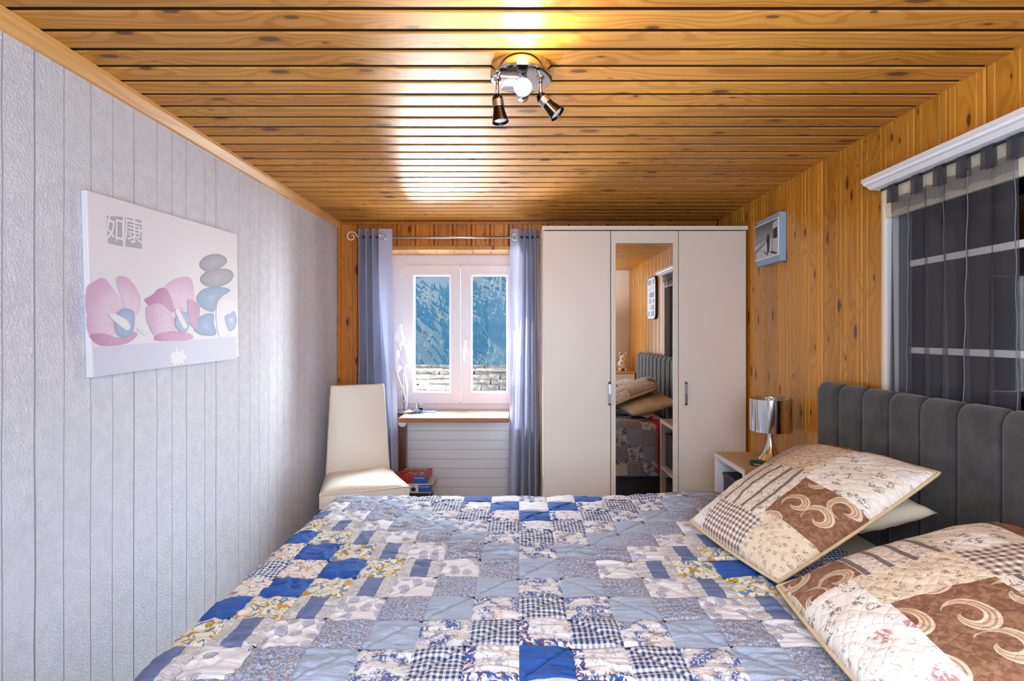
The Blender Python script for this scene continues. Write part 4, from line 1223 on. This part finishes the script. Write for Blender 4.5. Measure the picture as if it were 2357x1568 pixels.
def smooth_poly(pts, n=6):
    out = []; m = len(pts)
    for i in range(m):
        p0, p1, p2, p3 = [np.array(pts[(i+k) % m], float) for k in (-1, 0, 1, 2)]
        for k in range(n):
            f = k/n; out.append(tuple(0.5*((2*p1)+(-p0+p2)*f+(2*p0-5*p1+4*p2-p3)*f*f+(-p0+3*p1-3*p2+p3)*f**3)))
    return out
def petal_mat(name, inner, mid, outer, c=None, rad=.1):
    t = NT(name)
    if c is None: u, v, z = t.sep(t.uv())
    else:
        x, y, z = t.sep(t.obj()); y = t.math('SUBTRACT', y, c[0]-cv.location.y); z = t.math('SUBTRACT', z, c[1]-cv.location.z)
        v = t.math('DIVIDE', t.math('SQRT', t.add(t.mul(y, y), t.mul(z, z))), rad); u = t.mul(t.math('ARCTAN2', z, y), .159)
    n = t.noise(t.xyz(t.mul(u, 70), t.mul(v, 1.2)), 1, 2)
    col = t.mix(t.rng(v, 0.0, 0.45), inner, mid); col = t.mix(t.rng(v, 0.55, 1.25), col, outer)
    return t.fin(t.mix(t.mul(t.rng(n, .45, .7), .35), col, outer), .6)
PK1 = (srgb(190, 134, 174), srgb(224, 206, 222), srgb(208, 170, 202)); PK2 = (srgb(176, 118, 160), srgb(204, 160, 190), srgb(186, 128, 170))
c1, c2 = cpx(283, 742), cpx(415, 738)
pinkA, pinkB = petal_mat('print_petal_light', *PK1, c1, .12), petal_mat('print_petal_dark', *PK2, c1, .12)
pinkC, pinkD = petal_mat('print_petal_pale', *PK1, c2, .14), petal_mat('print_petal_deep', *PK2, c2, .14)
eyeM = petal_mat('print_flower_eye', srgb(214, 226, 236), srgb(164, 188, 214), srgb(140, 158, 194))
stoneA = petal_mat('print_grey_stone', srgb(184, 184, 192), srgb(168, 168, 178), srgb(136, 138, 150))
stoneB = petal_mat('print_blue_stone', srgb(168, 188, 210), srgb(146, 172, 200), srgb(124, 152, 184))
greyS = plain('print_seal_grey', srgb(176, 176, 184), .6); whiteP = plain('print_white', srgb(232, 232, 238), .6); paleB = plain('print_pale_blue', srgb(206, 210, 224), .6)
def cp(pts): return smooth_poly([cpx(*p) for p in pts])
Lf = .0004
flat('print_table', [[cpx(214, 800), cpx(543, 775), cpx(544, 826), cpx(219, 866)]], paleB, Lf)
flat('print_petal', [cp([(198, 665), (215, 650), (238, 640), (262, 668), (285, 700), (290, 722), (270, 740), (235, 735), (200, 725)])], pinkA, Lf*2, uvc=cpx(272, 735))
flat('print_petal', [cp([(268, 640), (290, 638), (312, 662), (323, 690), (318, 720), (300, 725), (285, 700), (272, 665)])], pinkA, Lf*3, uvc=cpx(288, 725))
flat('print_petal', [cp([(200, 725), (235, 732), (265, 742), (262, 770), (240, 780), (205, 772)])], pinkA, Lf*3, uvc=cpx(270, 745))
flat('print_petal', [cp([(205, 772), (240, 768), (275, 778), (304, 764), (315, 772), (292, 790), (245, 797), (220, 790)])], pinkB, Lf*4, uvc=cpx(285, 765))
flat('print_eye', [cp([(262, 738), (280, 712), (305, 716), (308, 745), (298, 775), (270, 772)])], eyeM, Lf*5)
flat('print_pistil', [cp([(250, 726), (262, 722), (290, 738), (298, 752), (290, 760), (265, 742)])], whiteP, Lf*6)
flat('print_stem', [[cpx(314, 758), cpx(319, 754), cpx(340, 770), cpx(336, 775)]], eyeM, Lf*4)
flat('print_petal', [cp([(380, 660), (410, 640), (438, 640), (446, 668), (444, 700), (420, 715), (405, 718), (388, 690)])], pinkC, Lf*2, uvc=cpx(405, 720))
flat('print_petal', [cp([(332, 690), (350, 680), (365, 665), (385, 668), (400, 715), (370, 720), (345, 705)])], pinkD, Lf*2.5, uvc=cpx(402, 722))
flat('print_petal', [cp([(340, 705), (370, 700), (398, 730), (402, 760), (390, 780), (360, 776), (342, 750), (336, 722)])], pinkC, Lf*3.5, uvc=cpx(402, 735))
flat('print_petal', [cp([(432, 690), (458, 705), (456, 735), (448, 755), (436, 740)])], pinkD, Lf*4, uvc=cpx(434, 730))
flat('print_petal', [cp([(362, 770), (400, 762), (440, 770), (438, 782), (400, 785), (358, 784)])], pinkD, Lf*4, uvc=cpx(410, 766))
flat('print_eye', [cp([(402, 740), (412, 718), (432, 722), (436, 745), (426, 765), (408, 758)])], eyeM, Lf*5)
flat('print_pistil', [cp([(402, 716), (410, 712), (424, 740), (430, 752), (422, 756), (410, 735)])], whiteP, Lf*6)
flat('print_stone', [cp([(460, 606), (475, 590), (500, 585), (518, 592), (521, 604), (508, 616), (482, 626), (465, 620)])], stoneA, Lf*4)
flat('print_stone', [cp([(461, 642), (475, 626), (505, 618), (530, 622), (537, 636), (525, 652), (495, 662), (470, 656)])], stoneA, Lf*3)
flat('print_stone', [cp([(453, 682), (470, 665), (505, 660), (530, 668), (512, 682), (500, 695), (492, 718), (470, 712), (455, 698)])], stoneB, Lf*2)
flat('print_stone', [cp([(446, 752), (462, 728), (490, 722), (492, 745), (497, 770), (470, 773), (452, 766)])], stoneB, Lf*2)
flat('print_white_flower', [cp([(500, 700), (520, 690), (543, 702), (544, 740), (542, 774), (520, 772), (506, 776), (498, 745)])], whiteP, Lf*3)
flat('print_white_flower_eye', [cp([(516, 730), (530, 722), (538, 716), (544, 735), (540, 755), (526, 762)])], eyeM, Lf*4)
flat('print_leaf', [[cpx(*p) for p in [(406, 797), (408, 808), (412, 812), (423, 803), (421, 813), (425, 817), (429, 826), (421, 827), (423, 837), (414, 834), (412, 842), (407, 836), (400, 843), (399, 835), (391, 834), (395, 827), (389, 818), (396, 816), (394, 808), (403, 811), (405, 808), (404, 797)]]], whiteP, Lf*2)
flat('print_seal', [[cpx(246, 497), cpx(282, 499), cpx(282, 568), cpx(248, 560)], [cpx(288, 501), cpx(325, 507), cpx(326, 573), cpx(289, 568)]], greyS, Lf*2)
for chs, xx, yy in (('如', 264, 531), ('康', 306, 536)):
    Yc, Zc = cpx(xx, yy)
    text('print_character', chs, whiteP, cv, (XL+.018+Lf*3, Yc, Zc), .082, (PI/2, 0, PI/2), extrude=.0001)

def wpx(x, y, X=XR-.036):
    s = (x-VX)/X; return F/s, HC + (VY-y)/s
sk = thing('ski_photo', 'small black and white ski photo on a blue frame on the pine wall', 'picture', (XR-.02, 2.75, 1.77))
from_bm('frame', bx((XR-.034, 2.625, 1.648), (XR-.001, 2.875, 1.892), .002), plain('light_blue_paint', srgb(150, 176, 206), .5), sk)
XP = XR-.0375
from_bm('photo_border', bx((XP, 2.632, 1.678), (XR-.033, 2.895, 1.868), .0008), M['white_lacquer'], sk)
def ski_sky():
    t = NT('photo_grey_sky'); x, y, z = t.sep(t.obj())
    return t.fin(t.mix(t.rng(z, -.06, .1), srgb(190, 190, 196), srgb(104, 104, 110)), .45)
def wp(pts): return [wpx(x, y, XP) for x, y in pts]
flat('print_sky', [[(2.636, 1.684), (2.890, 1.684), (2.890, 1.862), (2.636, 1.862)]], ski_sky(), .0003, XP, -1, sk)
gA, gB, gC = plain('photo_snow', srgb(206, 206, 212), .5), plain('photo_dark', srgb(36, 36, 40), .5), plain('photo_midgrey', srgb(140, 140, 146), .5)
flat('print_snow', [[(2.636, 1.684), (2.890, 1.684), (2.890, 1.755), (2.80, 1.768), (2.72, 1.776), (2.636, 1.76)]], gA, .0006, XP, -1, sk)
flat('print_ridge', [[(2.890, 1.775), (2.76, 1.79), (2.76, 1.783), (2.890, 1.766)], [(2.890, 1.735), (2.77, 1.768), (2.77, 1.755), (2.890, 1.712)], [(2.880, 1.684), (2.89, 1.684), (2.89, 1.72), (2.872, 1.71)]], gC, .0008, XP, -1, sk)
flat('print_skier', [[(2.748, 1.700), (2.728, 1.704), (2.722, 1.735), (2.718, 1.775), (2.725, 1.790), (2.735, 1.806), (2.742, 1.806), (2.752, 1.788), (2.760, 1.760), (2.752, 1.765), (2.749, 1.735)], [(2.745, 1.690), (2.79, 1.72), (2.786, 1.722), (2.737, 1.695)]], gB, .0010, XP, -1, sk)
flat('print_pole', [[(2.820, 1.69), (2.8225, 1.69), (2.8225, 1.815), (2.820, 1.815)]], gC, .0011, XP, -1, sk)
flat('print_hut', [[(2.636, 1.70), (2.690, 1.705), (2.690, 1.845), (2.636, 1.858)]], gA, .0008, XP, -1, sk)
flat('print_hut_window', [[(2.640, 1.765), (2.684, 1.768), (2.684, 1.815), (2.640, 1.82)], [(2.69, 1.70), (2.694, 1.70), (2.694, 1.85), (2.69, 1.85)], [(2.636, 1.69), (2.71, 1.71), (2.71, 1.70), (2.66, 1.686)]], gB, .0010, XP, -1, sk)

# collage board on the pine wall near the head of the room (seen in the mirror)
pc = thing('photo_collage', 'oval-ended collage of small photos on the pine wall, seen in the wardrobe mirror', 'picture', (XR-.02, .88, 1.63))
oc = []
for cx_, cy_, a0 in ((.10, .15, 0), (-.10, .15, PI/2), (-.10, -.15, PI), (.10, -.15, 1.5*PI)):
    for k in range(6):
        a = a0 + k/5*PI/2; oc.append((.88+cx_+.06*math.cos(a), 1.63+cy_+.06*math.sin(a)))
from_bm('frame', prism(oc, XR-.022, XR-.001, 0), M['black'], pc)
flat('backing', [[(.88+(y-.88)*.94, 1.63+(z-1.63)*.95) for y, z in oc]], M['white_lacquer'], .0005, XR-.022, -1, pc)
tones = [plain('collage_tone_%d' % k, c, .5) for k, c in enumerate((srgb(200, 204, 212), srgb(120, 132, 150), srgb(60, 64, 72), srgb(96, 140, 178), srgb(214, 210, 204)))]
rng = random.Random(11)
for r in range(6):
    for c in range(4):
        y0 = .755 + c*.064; z0 = 1.452 + r*.062
        flat('photo', [[(y0, z0), (y0+.055, z0), (y0+.055, z0+.05), (y0, z0+.05)]], rng.choice(tones), .001, XR-.022, -1, pc)

# ------------------------------------------------------------------ ceiling spot lamp
LXc, LYc = 0.006, 1.512
cl = thing('ceiling_spotlight', 'round chrome ceiling light with three small spot heads', 'lamp', (LXc, LYc, ZC-.034))
from_bm('canopy', lathe([(0, 0), (.080, 0), (.087, .003), (.089, .008), (.089, .034), (0, .034)], (LXc, LYc, ZC-.034), n=64), M['chrome'], cl, smooth=True, auto=40)
def emis(name, col, st_):
    t = NT(name); t.put(t.p.inputs['Base Color'], (1, 1, 1, 1)); t.put(t.p.inputs['Emission Color'], col); t.put(t.p.inputs['Emission Strength'], st_); return t.m
def spot(base, joint, d, lit, scale=1.0):
    d = Vector(d).normalized(); j = Vector(joint)
    b = bmesh.new(); tube([base, joint], .0052, 12, b)
    lathe([(0, -.003), (.011, -.003), (.011, .004), (0, .004)], base, (0, 0, 1), 16, b)
    arm = from_bm('arm', b, M['chrome'], cl)
    s = scale
    prof = [(0, -.010*s), (.010*s, -.006*s), (.0155*s, .004*s), (.0155*s, .024*s), (.0150*s, .030*s), (.0165*s, .040*s), (.0235*s, .072*s), (.0225*s, .072*s), (.0155*s, .042*s), (0, .040*s)]
    hd = from_bm('spot_head', lathe(prof, j, d, 30), M['dark_steel'], cl, smooth=True, auto=50)
    from_bm('collar', lathe([(.0158*s, .010*s), (.0162*s, .012*s), (.0162*s, .028*s), (.0158*s, .030*s)], j, d, 30), M['steel'], hd)
    lens = lathe([(0, .0690*s), (.012*s, .0685*s), (.0212*s, .066*s), (.0205*s, .060*s)], j, d, 26)
    from_bm('bulb', lens, emis('lit_spot_bulb', (1.0, .86, .62, 1), 60.0) if lit else M['white_plastic'], hd)
    return j + d*.085*s
zb_ = ZC-.034
spot((-.062, 1.50, zb_), (-.062, 1.50, zb_-.052), (.13, -.02, -1), False)
spot((.060, 1.49, zb_), (.060, 1.49, zb_-.055), (.66, -.12, -.75), False)
tip = spot((.008, 1.535, zb_), (.010, 1.515, zb_-.045), (-.006, -1, -.10), True, 1.1)
lamp_l = light('spot_glow', 'SPOT', tip, 9.0, (1.0, .82, .54), spot_size=math.radians(150), spot_blend=0.9, shadow_soft_size=.02)
glow2 = light('spot_spill', 'POINT', tip + Vector((.01, -.012, 0)), 0.8, (1.0, .78, .42), shadow_soft_size=.012)
lamp_l.rotation_euler = Vector((0, -1, .35)).to_track_quat('-Z', 'Y').to_euler()

# little screw hooks in the ceiling
for x, lab in ((-1.06, 'small brass hook in the ceiling above the left curtain'), (.2, 'small brass hook in the ceiling above the wardrobe')):
    hk = from_bm('ceiling_hook', tube([(x, 3.46, ZC+.002), (x, 3.46, ZC-.012), (x+.004, 3.46, ZC-.020), (x+.010, 3.46, ZC-.022), (x+.013, 3.46, ZC-.016)], .002, 6), M['steel'])
    tag(hk, lab, 'hook')

# ------------------------------------------------------------------ corner behind the camera (seen in the mirror)
cab = thing('low_cabinet', 'white low cabinet in the rear corner, seen in the wardrobe mirror', 'cabinet', (1.06, -.10, 0))
from_bm('body', bx((.80, -.275, 0), (1.312, .10, .825), .002), M['white_lacquer'], cab)
from_bm('top', bx((.79, -.278, .825), (1.318, .115, .845), .002), M['oak'], cab)
for x0, x1 in ((.805, 1.054), (1.058, 1.308)):
    d = from_bm('door', bx((x0, .10, .03), (x1, .116, .82), .002), M['white_lacquer'], cab)
pl = thing('plush_animal', 'white plush animal with dark spots on the rear corner cabinet', 'toy', (1.20, -.06, .845))
def blob(parts, seed=0):
    b = bmesh.new()
    for c, r in parts:
        t = bmesh.new(); bmesh.ops.create_icosphere(t, subdivisions=3, radius=1)
        for v in t.verts:
            k = 1 + .12*(float(vnoise(v.co.x*3+seed, v.co.y*3+v.co.z*2, seed))-.5)
            v.co = Vector((c[0]+v.co.x*r[0]*k, c[1]+v.co.y*r[1]*k, c[2]+v.co.z*r[2]*k))
        join(b, t)
    return b
def plushm():
    t = NT('spotted_plush'); d = t.noise(t.obj(), 22, 2); t.bump(t.noise(t.obj(), 300, 2), .5, .004)
    return t.fin(t.mix(t.rng(d, .60, .64), srgb(236, 232, 226), srgb(70, 66, 64)), .95)
PLM = plushm()
from_bm('body', blob([((1.20, -.06, .91), (.055, .05, .068))]), PLM, pl, smooth=True)
hd = from_bm('head', blob([((1.205, -.025, 1.0), (.042, .04, .038))], 3), PLM, pl, smooth=True)
for s_ in (-1, 1):
    from_bm('ear', blob([((1.205+s_*.034, -.03, 1.045), (.012, .008, .028))], 5), PLM, pl, smooth=True)
    from_bm('foot', blob([((1.20+s_*.035, -.01, .866), (.022, .035, .018))], 6), PLM, pl, smooth=True)
sh_ = from_bm('dried_posy', blob([((1.10, -.05, .872), (.04, .03, .028)), ((1.085, -.055, .905), (.02, .02, .03)), ((1.12, -.045, .90), (.018, .02, .026))], 8), linen('dried_flower_beige', srgb(214, 180, 150), .6), smooth=True)
tag(sh_, 'beige dried posy beside the plush animal on the corner cabinet', 'posy')

# ------------------------------------------------------------------ outside: slab roof, wooded slope, haze
def stone():
    t = NT('weathered_roof_slab'); v = t.obj(); r = t.rnd()
    n = t.noise(v, 14, 5, .65); m = t.noise(v, 50, 3)
    c = t.mix(t.rng(n, .35, .65), srgb(98, 96, 94), srgb(58, 57, 56)); c = t.mix(t.rng(m, .55, .66, 0, .6), c, srgb(70, 68, 66))
    t.bump(n, .6, .02); return t.fin(c, .9)
M['slab'] = stone()
rf = struct('roof', bmesh.new(), M['slab'])
YRf, ZRf, SL = 9.0, HC-.0607*9.0, .45
tag(rf, 'neighbouring roof of weathered grey stone slabs outside the window', 'roof', kind='structure')
from_bm('deck', prism([(YRf-3.2, ZRf-3.2*SL-.16), (YRf, ZRf-.10), (YRf+3.2, ZRf-3.2*SL-.16), (YRf+3.2, ZRf-3.2*SL-.3), (YRf-3.2, ZRf-3.2*SL-.3)], -6, 5, 0), plain('roof_underlay', srgb(58, 54, 50), .9), rf)
rng = random.Random(4)
sl_m = []
for q in range(5):
    b = bmesh.new(); w = .141; out = []
    for k in range(7): out.append((-w+2*w*k/6, -.02 - .05*math.sin(PI*k/6)*rng.uniform(.7, 1.3) + rng.uniform(-.008, .008)))
    out += [(w, .22), (-w, .22)]
    prism(out, 0, .042, 2, b)
    m_ = bpy.data.meshes.new('slab'); b.to_mesh(m_); b.free(); m_.materials.append(M['slab']); sl_m.append(m_)
ang = math.atan(SL)
for r in range(11):
    for c in range(18):
        yy = YRf - .16 - r*.155
        x = -3.35 + c*.29 + (.145 if r % 2 else 0) + rng.uniform(-.02, .02)
        o = link('slab', rng.choice(sl_m), None, rf)
        o.location = (x, yy, ZRf - (YRf-yy)*SL - .045 + rng.uniform(0, .012)); o.rotation_euler = (ang+.10+rng.uniform(-.03, .03), rng.uniform(-.02, .02), rng.uniform(-.04, .04))
for c in range(10):
    b = bx((-.27, -.15, 0), (.27, .15, .055), .01)
    for v in b.verts: v.co += Vector((rng.uniform(-.012, .012), rng.uniform(-.01, .01), rng.uniform(-.012, .012)))
    o = from_bm('ridge_slab', b, M['slab'], rf, local=True); o.location = (-3.2+c*.55, YRf-.02, ZRf-.055+rng.uniform(-.01, .012)); o.rotation_euler = (.12, 0, rng.uniform(-.05, .05))
# power lines down to the left
for k, lab in enumerate(('topmost pale overhead wire slanting across the left window pane', 'middle pale overhead wire slanting across the left window pane', 'lowest pale overhead wire slanting across the left window pane')):
    d = -.30*k
    wr_ = from_bm('overhead_wire', tube([(-5.6+d, 25, 2.7), (-4.92+d, 25, 1.5), (-4.0+d, 25, -.13), (-3.4+d, 25, -1.1)], .018, 6), M['white_lacquer'])
    tag(wr_, lab, 'wire', 'overhead wires outside the window')

def hillm():
    t = NT('wooded_slope'); v = t.obj(); n = t.noise(v, .012, 5, .6)
    return t.fin(t.mix(t.rng(n, .4, .62), srgb(12, 18, 13), srgb(26, 32, 22)), 1.0)
rows = []
def hill_z(x, y):
    b = -130 + .46*(y-500) + 26*(float(vnoise(x*.006+9, y*.006, 3))-.5) + 14*(float(vnoise(x*.02, y*.02, 4))-.5)
    return b
for i in range(61):
    x = -1800 + 60*i
    rows.append([(x, 380+32*j, hill_z(x, 380+32*j)) for j in range(40)])
struct('hill', grid_bm(rows, flip=True), hillm(), label='hazy wooded mountainside filling the window', cat='hillside')
def tree_mesh(name, seed, r, h, mat, tiers=7):
    rg = random.Random(seed); b = bmesh.new()
    for k in range(tiers):
        z0 = h*(.06+.86*k/tiers); z1 = z0 + h*.30; rr = r*(1-.86*k/tiers)
        n = 9; top = b.verts.new((rg.uniform(-.2, .2), rg.uniform(-.2, .2), min(z1, h))); ring = []
        for q in range(n):
            a = 2*PI*q/n + rg.random()*.4; s = rr*rg.uniform(.6, 1.2); ring.append(b.verts.new((s*math.cos(a), s*math.sin(a), z0-h*.03*rg.random())))
        for q in range(n): b.faces.new([ring[q], ring[(q+1) % n], top])
    box(b, (-.3, -.3, -2), (.3, .3, h*.15))
    m_ = bpy.data.meshes.new(name); b.to_mesh(m_); b.free(); m_.materials.append(mat); return m_
def broad_mesh(name, seed, r, h, mat):
    rg = random.Random(seed); b = bmesh.new()
    for k in range(20):
        t = bmesh.new(); bmesh.ops.create_icosphere(t, subdivisions=1, radius=1)
        q = rg.uniform(.06, .95); c = Vector((rg.uniform(-.6, .6)*r*(1.1-q), rg.uniform(-.6, .6)*r*(1.1-q), h*q)); s = r*rg.uniform(.18, .40)*(1.15-.6*q)
        for v in t.verts: v.co = c + v.co*s*rg.uniform(.6, 1.4)
        join(b, t)
    box(b, (-.3, -.3, -2), (.3, .3, h*.3))
    m_ = bpy.data.meshes.new(name); b.to_mesh(m_); b.free(); m_.materials.append(mat); return m_
gold, darkg = plain('autumn_larch', srgb(214, 200, 120), .9), plain('dark_conifer', srgb(70, 88, 60), .9)
rng = random.Random(12)
fm = [tree_mesh('tree', k, 4.2, 19, darkg) for k in range(4)]
gm = [broad_mesh('larch', k, 5.0, 15, gold) for k in range(3)] + [tree_mesh('larch', 40+k, 4.0, 18, gold) for k in range(2)]
cl_ = [(995, 690, 22, 14), (1015, 735, 12, 12), (985, 800, 28, 18), (1110, 820, 22, 12), (1140, 815, 16, 12), (1150, 670, 16, 12), (1115, 690, 14, 8), (975, 650, 18, 8), (1130, 660, 18, 8)]
spots_ = []
for cx_, cy_, sp, nn in cl_:
    for k in range(nn):
        x = cx_+rng.gauss(0, sp*.7); y = cy_+rng.gauss(0, sp*.6)
        ux, uz = (x-VX)/F, (VY-y)/F                       # follow the sight line out to the slope
        lo, hi = 380.0, 1600.0
        for _ in range(24):
            mid = (lo+hi)/2
            if HC+uz*mid > hill_z(ux*mid, mid): lo = mid
            else: hi = mid
        if lo > 1500 or any((ux*lo-a_)**2+(lo-b_)**2 < 64 for a_, b_ in spots_): continue
        spots_.append((ux*lo, lo))
        o = bpy.data.objects.new('larch_tree', rng.choice(gm)); C.objects.link(o)
        o.location = (ux*lo, lo, hill_z(ux*lo, lo)-1); s = rng.uniform(.42, .75)*(lo/700); o.scale = (s, s, s); o.rotation_euler = (0, 0, rng.uniform(0, 6))
        side = 'left' if cx_ < 1060 else 'right'; hgt = 'top' if cy_ < 700 else ('middle' if cy_ < 760 else 'bottom')
        tag(o, 'pale golden larch on the hazy slope, seen in the %s of the %s window pane' % (hgt, side), 'tree', 'larches in the %s of the %s pane' % (hgt, side))
b = bmesh.new()
for k in range(3800):                                     # the dark forest itself, uncountable
    y = rng.uniform(400, 1250); x = -rng.uniform(-.10, .34)*y; z = hill_z(x, y)
    if float(vnoise(x*.011, y*.011, 21)) < .14: continue
    if any((x-a_)**2+(y-b_)**2 < 110 for a_, b_ in spots_): continue
    t = bmesh.new(); t.from_mesh(rng.choice(fm)); s = rng.uniform(.38, .85)
    bmesh.ops.transform(t, matrix=Matrix.Translation((x, y, z)) @ Matrix.Scale(s, 4), verts=t.verts); join(b, t)
fo = from_bm('forest', b, darkg); tag(fo, 'dark blue conifer forest covering the far slope', 'forest', kind='stuff')
hz = NT('valley_haze')
vs = hz.n('VolumeScatter', {'Color': (.10, .44, 1.0, 1), 'Density': .0075, 'Anisotropy': .0})
hz.t.links.new(vs.outputs[0], hz.out.inputs['Volume']); hz.t.nodes.remove(hz.p)
hb_ = struct('haze', bx((-40, 40, -26), (30, 92, 14)), hz.m); hb_['kind'] = 'stuff'
hb_['label'] = 'blue haze filling the valley outside the window'; hb_['category'] = 'haze'
